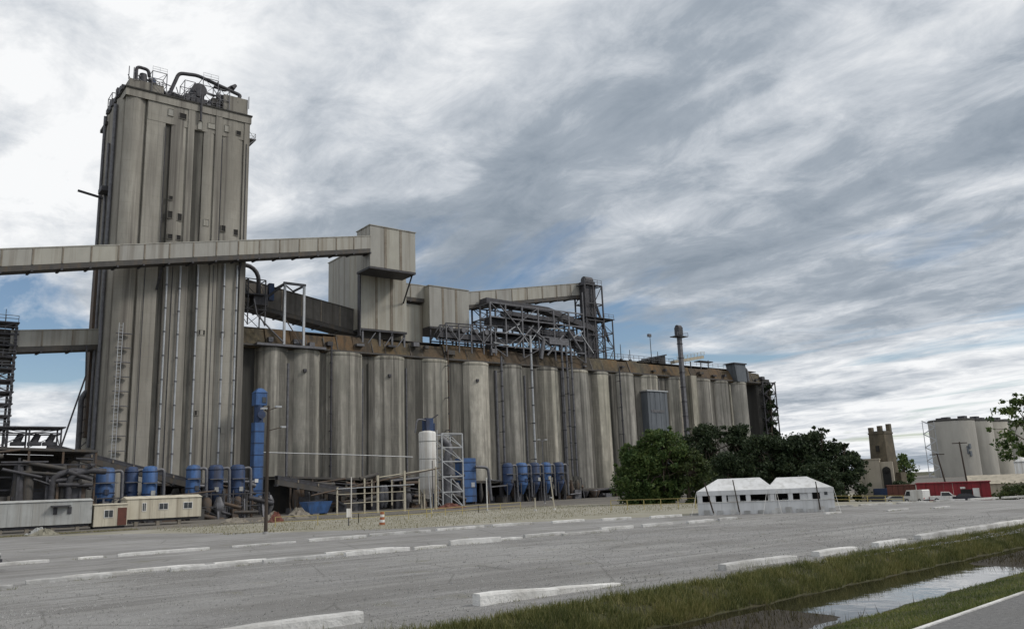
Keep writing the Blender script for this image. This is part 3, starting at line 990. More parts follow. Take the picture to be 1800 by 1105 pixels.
def gallery(name, label, p0, p1, w, h, mw, step, parts=True, floor='dark_siding', roofm=None, joint=True):
    """enclosed conveyor bridge from p0 to p1 (points on its floor line)"""
    p0 = Vector(p0)
    p1 = Vector(p1)
    t = thing(name, label, 'conveyor', tuple(p0))
    d = (p1 - p0)
    L = d.length
    d.normalize()
    hd = Vector((d.x, d.y, 0)).normalized()
    n = Vector((-hd.y, hd.x, 0))          # to the left of travel: away from the camera
    up = Vector((0, 0, 1))
    k = max(1, int(round(L / step)))
    a = n * (w / 2)
    for i in range(k):
        q0 = p0 + d * (L * i / k + (0.04 if joint else 0))
        q1 = p0 + d * (L * (i + 1) / k - (0.04 if joint else 0))
        for s, nm in ((-1, 'wall_panel'), (1, 'wall_panel')):
            o0 = a * s
            o1 = a * s - n * (0.12 * s)
            vb = [q0 + o0, q1 + o0, q1 + o1, q0 + o1] if s < 0 else [q0 + o1, q1 + o1, q1 + o0, q0 + o0]
            MB().hexa(vb, [x + up * h for x in vb]).build(nm, mw, t)
        if i:
            b = p0 + d * (L * i / k) - a - n * 0.05
            MB().bar(b + up * 0.05, b + up * h, 0.22, 0.08).build('joint_cover', 'siding_trim', t)
    b = MB()
    vb = [p0 - a * 1.06, p1 - a * 1.06, p1 + a * 1.06, p0 + a * 1.06]
    b.hexa([x + up * h for x in vb], [x + up * (h + 0.16) for x in vb]).build('roof', roofm or mw, t)
    vb = [p0 - a * 0.97, p1 - a * 0.97, p1 + a * 0.97, p0 + a * 0.97]
    MB().hexa([x - up * 0.85 for x in vb], [x - up * 0.0 for x in vb]).build('floor_deck', floor, t)
    for i in range(k + 1):
        q = p0 + d * (L * i / k) - up * 0.9
        MB().bar(q - a * 1.03, q + a * 1.03, 0.3).build('floor_beam', 'dark_steel', t)
    return t


ga = gallery('conveyor_gallery', 'long pale enclosed conveyor gallery crossing in front of the tall tower', (-8.0, 136.4, 33.0), (76.8, 146.2, 51.85), 2.7, 2.6, 'siding', 4.2)
# posts and dark hangers under it at the tower
for x, y, z in [(36, 142.4, 41.6), (50, 143.8, 44.8)]:
    barp(ga, 'hanger', (x, y, z), (x, y + 2.5, z - 3.2), 0.35, 'dark_steel')
gallery('conveyor_gallery', 'short olive-grey gallery joining the tower to the steel stair tower at left', (15.5, 151.5, 27.7), (29.0, 153.0, 29.4), 3.0, 2.6, 'siding', 5)
gallery('conveyor_gallery', 'pale gallery from the second transfer house to the steel elevator frame', (107.5, 158.0, 45.4), (147.0, 158.0, 52.6), 3.0, 3.1, 'siding', 5)
gallery('conveyor_gallery', 'dark sloping conveyor gallery between the tower and the lower transfer house', (54.0, 157.5, 40.6), (79.5, 157.5, 36.6), 4.4, 4.4, 'brown_siding', 4.2, roofm='dark_siding')
gallery('conveyor_gallery', 'stubby gallery linking the two transfer houses', (89.0, 158.5, 46.0), (98.0, 158.5, 46.0), 3.0, 3.0, 'siding', 4.5)


def house(name, label, x0, x1, y0, y1, z0, z1, nx, ny, m='siding', cat='transfer house'):
    t = thing(name, label, cat, ((x0 + x1) / 2, (y0 + y1) / 2, z0))
    g = 0.05
    wx = (x1 - x0) / nx
    for i in range(nx):
        MB().box(x0 + i * wx + g, x0 + (i + 1) * wx - g, y0, y0 + 0.12, z0, z1).build('siding_panel', m, t)
        MB().box(x0 + i * wx + g, x0 + (i + 1) * wx - g, y1 - 0.12, y1, z0, z1).build('siding_panel', m, t)
        if i:
            MB().box(x0 + i * wx - 0.28, x0 + i * wx + 0.28, y0 - 0.06, y0 - 0.003, z0, z1).build('rust_batten', 'siding_trim', t)
    wy = (y1 - y0 - 0.3) / ny
    for i in range(ny):
        for xx in (x0, x1 - 0.12):
            MB().box(xx, xx + 0.12, y0 + 0.15 + i * wy + g, y0 + 0.15 + (i + 1) * wy - g, z0, z1).build('siding_panel', m, t)
    MB().box(x0 + 0.13, x1 - 0.13, y0 + 0.14, y1 - 0.14, z0 - 0.02, z1 - 0.1).build('core', 'dark_siding', t)
    MB().box(x0 - 0.15, x1 + 0.15, y0 - 0.15, y1 + 0.15, z1 + 0.003, z1 + 0.18).build('roof', m, t)
    MB().box(x0 - 0.02, x1 + 0.02, y0 - 0.02, y1 + 0.02, z0 - 0.45, z0 - 0.03).build('base_beam', 'dark_steel', t)
    return t


hA = house('transfer_house', 'upper boxy pale transfer house at the end of the long gallery', 76.85, 87.7, 145.0, 150.8, 48.2, 56.9, 3, 2)
MB().bar((87.4, 146, 47.8), (88.6, 151.9, 43.0), 0.25).build('diagonal_strut', 'dark_steel', hA)
hB = house('transfer_house', 'taller pale transfer house beneath the overhanging upper box', 78.4, 89.5, 152.0, 167.8, 36.7, 54.4, 3, 3)
MB().box(78.1, 78.36, 151.8, 152.9, 35, 49.5).build('joint_shadow_strip', 'dark_steel', hB)  # dark strip standing in for the shadowed corner joint
for x in (79, 83, 86, 89):
    MB().bar((x, 152.4, 31), (x, 152.4, 36.3), 0.4).build('support_post', 'grey_steel', hB)
for x in (79, 83.2, 86.2):
    MB().bar((x, 152.3, 32), (x + 3, 152.3, 36.0), 0.2).build('brace', 'grey_steel', hB)
hC = house('transfer_house', 'smaller pale transfer house beside the open steel trestle', 97.2, 108.2, 155.0, 164.8, 39.3, 48.7, 3, 2)
for x in (97.6, 101, 104.6, 107.8):
    MB().bar((x, 155.4, 34), (x, 155.4, 39), 0.35).build('support_post', 'dark_steel', hC)
o = MB().box(91.5, 97.15, 158, 164, 34.9, 44.6).build('lean_to', 'siding')
tag(o, 'narrow pale lean-to squeezed between the two lower transfer houses', 'annex')

# steel portal on the first silo
t = thing('steel_portal', 'light grey two-legged steel portal on the roof of the first silo', 'frame', (63.2, 151, ZS))
for x in (61.2, 65.2):
    barp(t, 'leg', (x, 150.6, ZS + 0.5), (x, 150.6, 44.0), 0.42, 'galvanised')
    barp(t, 'leg', (x, 155.8, 40), (x, 155.8, 44.0), 0.3, 'grey_steel')
    barp(t, 'side_beam', (x, 150.6, 43.8), (x, 155.8, 43.8), 0.35, 'dark_steel')
barp(t, 'top_beam', (60.9, 150.6, 43.9), (65.5, 150.6, 43.9), 0.45, 'grey_steel')
barp(t, 'brace', (61.2, 150.7, 43.6), (65.2, 155.7, 43.6), 0.2, 'dark_steel')
barp(t, 'brace', (61.2, 150.6, 37), (65.0, 150.6, 31.6), 0.16, 'rusty_steel')
barp(t, 'brace', (57.0, 153, 39.8), (61.0, 150.6, 43.6), 0.35, 'dark_steel')
# elbow duct leaving the tower flank
t = thing('elbow_duct', 'dark arched elbow duct beside the tower under the long gallery', 'duct', (56, 152, 40))
MB().tube([(51.4 + 2.6 + 2.6 * math.cos(a), 152.5, 44.2 + 2.8 * math.sin(a)) for a in [math.pi * (1 - k / 10) for k in range(11)]] + [(56.6, 152.5, 41.0)], 0.42, 12).build('duct', 'dark_steel', t)
MB().box(55.4, 58.2, 151.4, 153.8, 39.2, 41.4).build('fan_box', 'dark_steel', t)
MB().box(58.6, 59.6, 152, 153, 40.5, 43.9).build('vent_stub', 'dark_blue', t)
t = thing('service_platform', 'dark tangle of platforms and pipes on the tower flank over the silos', 'platform', (53.5, 153, 36))
lattice(t, [52.0, 54.0, 57.4], [150.8, 153.8], [35, 38, 41, 44], 0.2, 'dark_steel', 0.7, seed=11)
for z in (38, 41):
    MB().box(51.8, 57.6, 150.6, 154, z, z + 0.1).build('deck', 'dark_steel', t)
MB().tube([(55, 150.4, 40), (55.6, 150.3, 37), (58, 150.2, 34.6), (61, 150.3, 32)], 0.16, 8).build('spout', 'grey_steel', t)
MB().cyl((53.2, 151.5, 41.1), (53.2, 151.5, 43.6), 0.9, 0.5, n=12).build('cyclone', 'dark_steel', t)

# open steel trestle with conveyors
t = thing('steel_trestle', 'open grey steel trestle carrying conveyors above the middle silos', 'trestle', (122, 155, ZS))
lattice(t, [111.5, 116, 121, 126, 131, 136, 141], [151.2, 155.2, 158.6], [ZS + 2.0, 35.4, 38.6, 42.2, 45.6], 0.34, 'grey_steel', 0.42, 0.28, seed=21)
for k in range(9):
    a = 112 + k * 3.4
    barp(t, 'light_brace', (a, 150.9, 36 + (k % 3) * 2.4), (a + 4.5, 150.9, 33.6 + (k % 2) * 5.5 + 2), 0.16, 'galvanised')
for z, x0, x1 in ((38.6, 111, 141), (35.4, 113, 138), (42.2, 113, 136)):
    MB().box(x0, x1, 152.2, 157.8, z + 0.2, z + 0.4).build('deck', 'dark_steel', t)
    railing(t, (x0, 151.1, z + 0.4), (x1, 151.1, z + 0.4), 1.1, 'grey_steel', 2.2, 0.07)
for k, (xa, za, xb, zb, w, h) in enumerate([(112, 46.6, 131, 46.2, 3.0, 1.2), (131, 46.2, 147, 42.6, 2.6, 1.4), (113, 41.8, 144, 39.4, 2.4, 1.6), (113, 36.6, 140, 40.8, 2.2, 1.3), (118, 44.2, 134, 43.6, 2.6, 1.0)]):
    MB().bar((xa, 154.6, za), (xb, 154.6, zb), w, h).build('conveyor', 'dark_steel', t)
for k, (xa, ya, za, xb, zb, r_) in enumerate([(118, 150.7, 35, 124, 41, 0.22), (126, 150.8, 33, 127.2, 38, 0.5), (128, 150.7, 34, 133.5, 39.4, 0.28), (135, 150.6, 41, 139, 36, 0.3), (122.5, 150.7, 40.6, 129, 37, 0.22), (114, 150.7, 45, 119, 40.5, 0.2)]):
    MB().cyl((xa, ya, za), (xb, ya, zb), r_, n=9).build('spout', 'grey_steel', t)
for x in (117, 124, 129.5, 137.5):
    MB().cyl((x, 152.6, 38.9), (x, 152.6, 40.8), 0.8, 0.8, n=12).build('drum', 'dark_steel', t)
MB().box(128.5, 134.8, 150.2, 152.2, 36.8, 38.2).build('spout_box', 'grey_steel', t)
t = thing('conveyor_truss', 'low dark openwork conveyor truss in front of the small transfer house', 'truss', (104, 152, 35))
for y in (151.0, 153.6):
    barp(t, 'chord', (96.4, y, 35.5), (113, y, 35.5), 0.26, 'dark_steel')
    barp(t, 'chord', (99.0, y, 39.4), (113, y, 39.9), 0.26, 'dark_steel')
    barp(t, 'end_post', (96.4, y, 35.5), (99.0, y, 39.4), 0.24, 'dark_steel')
    for k in range(5):
        x = 99 + k * 3.4
        barp(t, 'post', (x, y, 33), (x, y, 39.5), 0.26, 'grey_steel')
        if k < 4:
            barp(t, 'brace', (x, y, 35.6 if k % 2 else 39.4), (x + 3.4, y, 39.5 if k % 2 else 35.6), 0.18, 'grey_steel')
MB().box(97.5, 113, 151.3, 153.3, 36.2, 37.4).build('belt_casing', 'dark_steel', t)
for x in (100.5, 104, 107.6, 110.5):
    MB().cyl((x, 151.3, 38.3), (x, 153.3, 38.3), 0.62, n=12).build('drive_drum', 'grey_steel', t)

t = thing('elevator_headhouse', 'tall dark steel elevator frame at the right end of the trestle', 'frame', (147.5, 155, ZS))
lattice(t, [144.2, 147.2, 150.4], [153.4, 157.4], [ZS + 2, 37, 41, 45, 49.5, 54.6], 0.32, 'dark_steel', 0.6, 0.26, seed=31)
lattice(t, [150.5, 153.6], [153.4, 157.4], [ZS + 2, 38, 42, 45.6], 0.26, 'dark_steel', 0.7, 0.2, seed=32)
MB().box(145.1, 148.6, 154, 156.6, ZS + 2, 55.6).build('leg_casing', 'dark_steel', t)
MB().box(144.6, 150.2, 153.6, 157.2, 54.7, 54.85).build('deck', 'dark_steel', t)
MB().box(143.8, 154.2, 153.0, 157.6, 45.7, 45.85).build('deck', 'dark_steel', t)
railing(t, (144.4, 153.4, 54.85), (150.4, 153.4, 54.85), 1.2, 'grey_steel', 1.4, 0.09)
railing(t, (150.5, 153.2, 45.85), (154.0, 153.2, 45.85), 1.2, 'grey_steel', 1.2, 0.08)
MB().cyl((145.6, 155.2, 56), (148.2, 155.2, 56), 1.1, n=14).build('pulley_hood', 'dark_steel', t)
MB().bar((148.4, 155, 52), (153.5, 155, 40), 0.5).build('spout', 'dark_steel', t)
MB().bar((140, 155, 39), (146, 155, 35), 1.6, 1.6).build('boot_chute', 'dark_steel', t)
MB().bar((143.0, 153.2, 34.5), (143.0, 153.2, 52), 0.25).build('ladder_rail', 'grey_steel', t)

# small things on the roof at right
for i, (x, h, lamp) in enumerate([(155.6, 4.2, 0), (159.0, 2.9, 0), (167.4, 7.2, 1), (170.0, 3.2, 0)]):
    t = thing('roof_mast', ['thin bare mast nearest the elevator frame on the silo roof', 'short thin mast second along the silo roof',
                            'mast with a floodlight head left of the slim elevator leg', 'short stub mast beside the slim elevator leg'][i], 'mast', (x, 153, 35), 'masts on the silo roof')
    MB().cyl((x, 153, 34.9), (x, 153, 35 + h), 0.13, 0.08, n=7).build('pole', 'dark_steel', t)
    MB().box(x - 0.3, x + 0.3, 152.7, 153.3, 34.9, 35.3).build('base_plate', 'dark_steel', t)
    if lamp:
        MB().box(x - 0.9, x + 0.2, 152.6, 153.2, 35 + h - 0.1, 35 + h + 0.7).build('floodlight', 'grey_steel', t)
t = thing('belt_conveyor', 'small tan belt conveyor tilted up on legs on the far silo roof', 'conveyor', (184, 154, 35))
MB().bar((177, 154, 35.8), (190, 154, 38.1), 1.6, 0.9).build('belt_trough', 'cream_paint', t)
for x in (184, 188.5, 192.0):
    barp(t, 'leg', (x, 153.4, 33), (x, 153.4, 36.4 + (x - 184) * 0.1), 0.22, 'grey_steel')
MB().box(187.5, 193.5, 152.8, 155, 36.6, 36.85).build('walkway', 'dark_steel', t)
railing(t, (178, 153, 36.4), (190, 153, 38.6), 1.0, 'cream_paint', 1.5, 0.09)
t = thing('roof_shed', 'dark low lean-to shed beside the slim elevator leg on the roof', 'shed', (170, 155, 35))
MB().hexa([(164, 153.5, 35.1), (173.6, 153.5, 35.1), (173.6, 157, 35.1), (164, 157, 35.1)], [(164, 153.5, 35.5), (173.6, 153.5, 37.4), (173.6, 157, 37.4), (164, 157, 35.5)]).build('body', 'dark_siding', t)
MB().bar((163.6, 153.2, 35.6), (173.8, 153.2, 37.6), 0.3).build('eave', 'dark_steel', t)
t = thing('dust_filter', 'grey-blue metal filter box hanging over the far end of the silo roof', 'dust filter', (202, 151, 31))
MB().hexa([(200.6, 150.0, 31.0), (205.0, 150.0, 31.0), (205.0, 153, 31.0), (200.6, 153, 31.0)], [(199.4, 149.8, 36.2), (204.6, 149.8, 36.2), (204.6, 153, 36.2), (199.4, 153, 36.2)]).build('body', 'pale_blue_siding', t)
MB().box(198.8, 205.0, 149.5, 153.3, 36.2, 36.5).build('lid', 'dark_steel', t)
MB().tube(bend([(204.6, 151, 35.6), (206.4, 151, 35.0), (206.8, 151, 31.5)], 0.8), 0.5, 9).build('outlet', 'grey_steel', t)
# stair scaffold at the far end wall
t = thing('stair_scaffold', 'dark vine-grown steel stair scaffold on the far end of the silo row', 'scaffold', (217, 153, 0))
lattice(t, [213.2, 216.2, 219.6], [150.6, 155], [0, 4, 8, 12, 16, 20, 24, 28, 31.5], 0.28, 'dark_steel', 0.9, 0.22, seed=41)
for k in range(8):
    MB().bar((213.4 if k % 2 else 219.4, 150.4, k * 4 - 0.3), (219.4 if k % 2 else 213.4, 150.4, k * 4 + 3.7), 0.8, 0.18).build('stair_flight', 'dark_steel', t)
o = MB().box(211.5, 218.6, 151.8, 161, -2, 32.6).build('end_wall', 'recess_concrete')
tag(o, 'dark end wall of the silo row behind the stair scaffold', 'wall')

# ------------------------------------------------------------------ ground level plant: filters, tanks, conveyors


def filt(x, y, w, z0, z1, label, m='blue_paint', ducts=True, seed=0):
    """blue dust filter: ribbed drum on a hopper and legs, with clean-air duct"""
    t = thing('dust_filter', label, 'dust filter', (x, y, 0), 'blue dust filters at the foot of the plant')
    r_ = w / 2
    MB().lathe(x, y, [(r_, z0), (r_, z1 - 0.5), (r_ * 0.75, z1 - 0.1), (r_ * 0.2, z1)], 16).build('drum', m, t)
    for k in range(3):
        z = z0 + (z1 - z0) * (0.15 + 0.33 * k)
        MB().lathe(x, y, [(r_ + 0.01, z), (r_ + 0.08, z + 0.03), (r_ + 0.08, z + 0.15), (r_ - 0.02, z + 0.18)], 16).build('hoop', 'dark_blue', t)
    MB().lathe(x, y, [(0.25, max(0.4, z0 - 1.9)), (r_, z0)], 16).build('hopper', m, t)
    for sx in (-1, 1):
        for sy in (-1, 1):
            MB().bar((x + sx * r_ * 0.8, y + sy * r_ * 0.8, 0), (x + sx * r_ * 0.8, y + sy * r_ * 0.8, z0 + 0.4), 0.18).build('leg', 'dark_steel', t)
    q_ = random.Random(int(x * 10))
    dx, dz = q_.uniform(-0.4, 0.3), q_.uniform(0.1, 0.9)
    MB().box(x + dx - 0.3, x + dx + 0.3, y - r_ - 0.12, y - r_ + 0.3, z0 + dz, z0 + dz + 0.7).build('access_door', q_.choice(('trailer_grey', 'dark_blue', 'dark_steel')), t)
    if ducts:
        MB().tube(bend([(x + r_ * 0.5, y - r_ * 0.4, z1 - 0.7), (x + r_ + 0.8, y - r_ * 0.4, z1 - 0.5), (x + r_ + 0.9, y - r_ * 0.5, 0.9)], 0.6), 0.24, 8).build('duct', 'grey_steel', t)
    MB().box(x - r_ - 0.1, x + r_ + 0.1, y - r_ - 0.3, y - r_ + 0.05, z0 + (z1 - z0) * 0.47, z0 + (z1 - z0) * 0.47 + 0.12).build('walkway', 'grey_steel', t)
    return t


filt(26.8, 131, 2.9, 3.6, 8.0, 'broad bright blue filter drum, leftmost behind the beige trailer')
filt(30.8, 132.5, 1.9, 3.6, 8.1, 'second blue filter drum from the left behind the beige trailer', 'dark_blue')
filt(33.0, 131, 2.1, 3.2, 8.1, 'third blue filter drum from the left, brighter, behind the beige trailer')
filt(39.4, 131.5, 2.1, 4.0, 8.2, 'fourth blue filter drum, right above the end of the beige trailer')
filt(43.0, 132, 2.3, 3.8, 8.2, 'fifth blue filter drum, right of the beige trailer', 'dark_blue')
filt(46.6, 132.5, 2.3, 3.8, 8.2, 'sixth blue filter drum, right of the beige trailer beside the tall blue leg', 'dark_blue')
for i, (x, w, m) in enumerate([(103.0, 2.3, 'dark_blue'), (106.6, 2.5, 'blue_paint'), (110.0, 2.3, 'dark_blue'), (113.2, 2.2, 'blue_paint'), (116.6, 2.4, 'dark_blue')]):
    filt(x, 135.5, w, 3.4, 7.9, f'{ORD[i]} blue filter drum from the left in the cluster before the middle silos', m)
t = thing('control_cabin', 'tall blue steel cabin standing right of the lattice frame', 'cabin', (93.4, 136, 0))
MB().box(91.9, 94.8, 135, 138, 0.5, 8.9).build('body', 'blue_paint', t)
MB().box(93.6, 94.4, 134.94, 135.3, 3.2, 4.2).build('window', 'galvanised', t)
for k in range(5):
    MB().box(91.84, 94.86, 134.93, 138.06, 1.6 + k * 1.6, 1.72 + k * 1.6).build('stiffener', 'dark_blue', t)
MB().tube(bend([(94.4, 134.6, 7.2), (97.2, 134.2, 7.0), (97.6, 134.0, 0.6)], 0.9), 0.3, 9).build('duct', 'grey_steel', t)
MB().bar((97.6, 134.4, 3.2), (102, 134.6, 3.4), 0.25).build('cross_pipe', 'grey_steel', t)
for sx in (92.1, 94.6):
    MB().bar((sx, 135.2, 0), (sx, 135.2, 0.6), 0.3).build('foot', 'dark_steel', t)

# tall blue filter leg at the tower foot
t = thing('blue_filter_leg', 'tall narrow blue filter leg rising beside the foot of the tower', 'dust filter', (53, 140.5, 0))
MB().box(51.9, 53.6, 139.8, 141.5, 3.0, 15.6).build('lower_casing', 'blue_paint', t)
MB().cyl((52.8, 140.6, 15.6), (52.8, 140.6, 18.6), 0.8, n=12).build('neck', 'dark_blue', t)
MB().box(52.0, 54.0, 139.8, 141.8, 18.6, 20.8).build('upper_box', 'blue_paint', t)
MB().hexa([(51.9, 139.7, 20.8), (54.1, 139.7, 20.8), (54.1, 141.9, 20.8), (51.9, 141.9, 20.8)], [(52.6, 140.4, 21.6), (53.4, 140.4, 21.6), (53.4, 141.2, 21.6), (52.6, 141.2, 21.6)]).build('cap', 'blue_paint', t)
MB().box(53.1, 53.8, 139.7, 139.9, 19.0, 20.0).build('hatch', 'glass', t)
MB().cyl((52.9, 139.3, 16.9), (52.9, 139.62, 16.9), 0.7, n=14).build('gauge_ring', 'dark_blue', t)
for k in range(6):
    MB().box(51.84, 53.66, 139.74, 141.56, 4 + k * 2.0, 4.14 + k * 2.0).build('stiffener', 'dark_blue', t)
MB().box(52.1, 52.7, 139.62, 139.78, 5.4, 6.0).build('lamp_panel', 'white_paint', t)
for sx in (51.8, 53.7):
    MB().bar((sx, 139.7, 0), (sx, 139.7, 3), 0.3).build('leg', 'dark_steel', t)

# white tank with blue filter on top
t = thing('storage_tank', 'slim white vertical tank with a blue filter on top, before the silos', 'tank', (74.4, 120, 0))
MB().lathe(74.4, 120, [(1.4, 3.2), (1.48, 3.25), (1.48, 12.4), (1.35, 12.7), (0.2, 13.0)], 24).build('shell', 'white_paint', t)
MB().lathe(74.4, 120, [(0.3, 1.6), (1.4, 3.2)], 20).build('cone', 'white_paint', t)
for k in range(3):
    MB().lathe(74.4, 120, [(1.49, 5.2 + k * 2.9), (1.53, 5.23 + k * 2.9), (1.53, 5.36 + k * 2.9), (1.47, 5.4 + k * 2.9)], 24).build('seam', 'trailer_grey', t)
for a in range(4):
    c, s_ = math.cos(a * math.pi / 2 + 0.5) * 1.3, math.sin(a * math.pi / 2 + 0.5) * 1.3
    MB().bar((74.4 + c, 120 + s_, 0), (74.4 + c, 120 + s_, 3.4), 0.22).build('leg', 'cream_paint', t)
MB().box(73.9, 75.3, 119.4, 120.8, 12.9, 15.0).build('filter_box', 'dark_blue', t)
MB().tube(bend([(73.9, 119.6, 14.6), (72.2, 119.6, 14.8), (71.8, 119.6, 12.5)], 0.6), 0.14, 7).build('hose', 'grey_steel', t)
MB().bar((75.0, 119.6, 14.8), (76.2, 119.4, 15.6), 0.2).build('davit', 'dark_steel', t)
ld = MB()
for s_ in (0, 0.45):
    ld.bar((75.75 + s_ * 0.5, 119.0 + s_, 0.5), (75.75 + s_ * 0.5, 119.0 + s_, 13), 0.07)
for k in range(22):
    ld.bar((75.75, 119.0, 1 + k * 0.55), (75.97, 119.45, 1 + k * 0.55), 0.05)
ld.build('ladder', 'galvanised', t)
# lattice frame beside it
t = thing('pipe_tower', 'grey square lattice tower wrapped round dark ducts beside the white tank', 'lattice tower', (80.5, 124, 0))
lattice(t, [78.3, 82.6], [121.6, 125.5], [0, 2.6, 5.2, 7.8, 10.2, 12.6], 0.22, 'galvanised', 0.9, 0.18, seed=51)
MB().cyl((77.2, 122.4, 0.4), (77.2, 122.4, 14.4), 0.3, n=10).build('riser', 'dark_blue', t)
MB().tube(bend([(80.2, 123.4, 0.5), (80.4, 123.4, 8.0), (81.6, 124, 10.5), (80, 124.5, 12.0)], 1.0), 0.7, 10).build('duct', 'grey_steel', t)
MB().cyl((80.8, 123, 5.5), (80.8, 123, 8.4), 1.0, 0.4, n=12).build('cyclone', 'grey_steel', t)

# pipe rack with cream posts
t = thing('pipe_rack', 'cream painted pipe rack of posts and rails sloping up to the white tank', 'pipe rack', (62, 112, 0))
pts = [(54.0, 112, 3.4), (58.4, 112, 4.6), (60.6, 112, 5.0), (65.2, 112, 5.6), (70.9, 112, 6.1)]
for (x, y, z) in pts:
    barp(t, 'post', (x, y, 0), (x, y, z + 0.5), 0.3 if x in (60.6, 65.2) else 0.2, 'cream_paint')
barp(t, 'sloping_pipe', (50.0, 112, 2.9), (71.6, 112, 6.4), 0.2, 'rusty_steel', rnd=True)
barp(t, 'top_pipe', (61.0, 112.2, 5.2), (70.9, 112.2, 6.3), 0.16, 'cream_paint', rnd=True)
barp(t, 'rail', (54.0, 111.8, 3.7), (66.8, 111.8, 4.0), 0.12, 'galvanised')
barp(t, 'rail', (54.0, 111.85, 2.9), (65.2, 111.85, 3.0), 0.1, 'cream_paint')
barp(t, 'rail', (55.0, 111.85, 1.6), (65.2, 111.85, 1.7), 0.1, 'cream_paint')
for x in (59.6, 63, 67.8):
    barp(t, 'hanger', (x, 112, 1.0), (x, 112, 4.8), 0.14, 'cream_paint')

# long thin overhead cable pipe across the silo fronts
o = MB().tube([(52.0, 141, 10.6), (68, 141, 10.1), (84, 141, 9.5)], 0.09, 6).build('overhead_line', 'galvanised')
tag(o, 'thin pale overhead pipe stretched across the foot of the first silos', 'pipe')

# dark low conveyor sheds and pipework under the silos


def shed(name, label, x0, x1, y0, y1, z0, z1, zz1=None, m='dark_siding', posts=4, cat='shed'):
    """open sided low shed: posts, roof that may slope along X, dark back wall"""
    zz1 = z1 if zz1 is None else zz1
    t = thing(name, label, cat, ((x0 + x1) / 2, y0, z0))
    MB().hexa([(x0, y0, z1 - 0.35), (x1, y0, zz1 - 0.35), (x1, y1, zz1 - 0.1), (x0, y1, z1 - 0.1)], [(x0, y0, z1), (x1, y0, zz1), (x1, y1, zz1 + 0.3), (x0, y1, z1 + 0.3)]).build('roof', m, t)
    for i in range(posts + 1):
        x = x0 + 0.2 + (x1 - x0 - 0.4) * i / posts
        h = z1 + (zz1 - z1) * i / posts
        barp(t, 'post', (x, y0 + 0.2, z0), (x, y0 + 0.2, h - 0.35), 0.26, 'rusty_steel')
    MB().hexa([(x0, y1 - 0.2, z0), (x1, y1 - 0.2, z0), (x1, y1, z0), (x0, y1, z0)], [(x0, y1 - 0.2, z1 - 0.15), (x1, y1 - 0.2, zz1 - 0.15), (x1, y1, zz1 - 0.15), (x0, y1, z1 - 0.15)]).build('back_wall', 'dark_siding', t)
    return t


def clutter(t, x0, x1, y, zmax, n, seed, mats=('dark_steel', 'rusty_steel', 'grey_steel', 'dark_siding')):
    r = random.Random(seed)
    for k in range(n):
        x = r.uniform(x0, x1)
        c = r.random()
        m = r.choice(mats)
        if c < 0.35:
            w, h = r.uniform(0.6, 2.2), r.uniform(0.6, zmax * 0.6)
            MB().box(x, x + w, y + r.uniform(0, 2), y + 2.6, 0, h).build('machine_block', m, t)
        elif c < 0.6:
            z = r.uniform(0.6, zmax)
            MB().cyl((x, y + r.uniform(-.4, 1), z), (min(x1, x + r.uniform(2, 7)), y + r.uniform(-.4, 1), z + r.uniform(-1.2, 0.8)), r.uniform(0.12, 0.4), n=8).build('pipe', m, t)
        elif c < 0.8:
            MB().bar((x, y + r.uniform(-.3, 1), 0), (x, y + 0.5, r.uniform(1.5, zmax)), r.uniform(0.15, 0.35)).build('post', m, t)
        else:
            rr = r.uniform(0.4, 0.9)
            MB().lathe(x, y + 1, [(rr * 0.3, 0.3), (rr, 1.4), (rr, r.uniform(2, zmax * 0.8)), (rr * 0.5, zmax * 0.85)], 12).build('cyclone', m, t)


t = shed('conveyor_shed', 'low dark open conveyor shed along the foot of the first silos', 56, 72, 134, 146, 0, 6.2, 5.4)
clutter(t, 55, 71, 131.5, 5.6, 46, 61)
t = shed('conveyor_shed', 'low dark open conveyor shed behind the cream pipe rack', 72.5, 91, 134, 146, 0, 5.6, 5.0)
clutter(t, 72, 90, 131.5, 5.0, 44, 62)
t = shed('conveyor_shed', 'low dark open conveyor shed behind the middle blue filters', 96, 124, 138, 147, 0, 4.6, 3.6)
clutter(t, 97, 124, 136, 4.8, 46, 63)
t = shed('conveyor_shed', 'low dark shed at the foot of the silos left of the bush', 124.4, 150, 139, 147, 0, 2.0, 1.6)
clutter(t, 124, 146, 137, 1.8, 16, 64)
t = shed('conveyor_shed', 'dark shed under the tower behind the blue filters', 36.5, 51, 137, 144.4, 0, 5.6, 5.2)
clutter(t, 36, 51, 136, 5.6, 60, 65)
gallery('ground_conveyor', 'dark sloping ground conveyor coming down from the left shed past the tower foot', (19.8, 135.0, 11.1), (40.2, 135.0, 5.5), 1.3, 0.45, 'dark_steel', 3)
gallery('ground_conveyor', 'dark inclined conveyor at the foot of the first silo', (52.0, 130, 5.6), (66.0, 130, 3.0), 1.2, 0.5, 'dark_steel', 4)
# big dark shed at left
t = shed('process_shed', 'large dark open steel shed full of machinery at the left edge', -4, 24.8, 126, 140, 0, 11.2, 10.2, posts=7)
clutter(t, -2, 24, 124.4, 9.6, 95, 66, ('dark_steel', 'rusty_steel', 'dark_siding', 'dark_steel'))
for k in range(5):
    barp(t, 'girt', (-4, 126.1, 1.8 + k * 1.7), (24.6, 126.1, 1.8 + k * 1.6), 0.2, 'dark_steel')
for x in (19.2, 21.2):
    MB().tube(bend([(x, 124.6, 0.5), (x, 124.6, 6.6), (x + 2.0, 124.8, 7.4), (x + 4.5, 125, 7.2)], 1.0), 0.42, 10).build('standing_duct', 'dark_steel', t)
t = thing('roof_frame', 'dark flat-topped steel frame with machines standing on the left shed', 'frame', (17, 128, 9.8))
lattice(t, [8.5, 12.5, 16.5, 20.3], [127.4, 130.5], [10.6, 12.5, 13.2], 0.2, 'dark_steel', 0.7, seed=71)
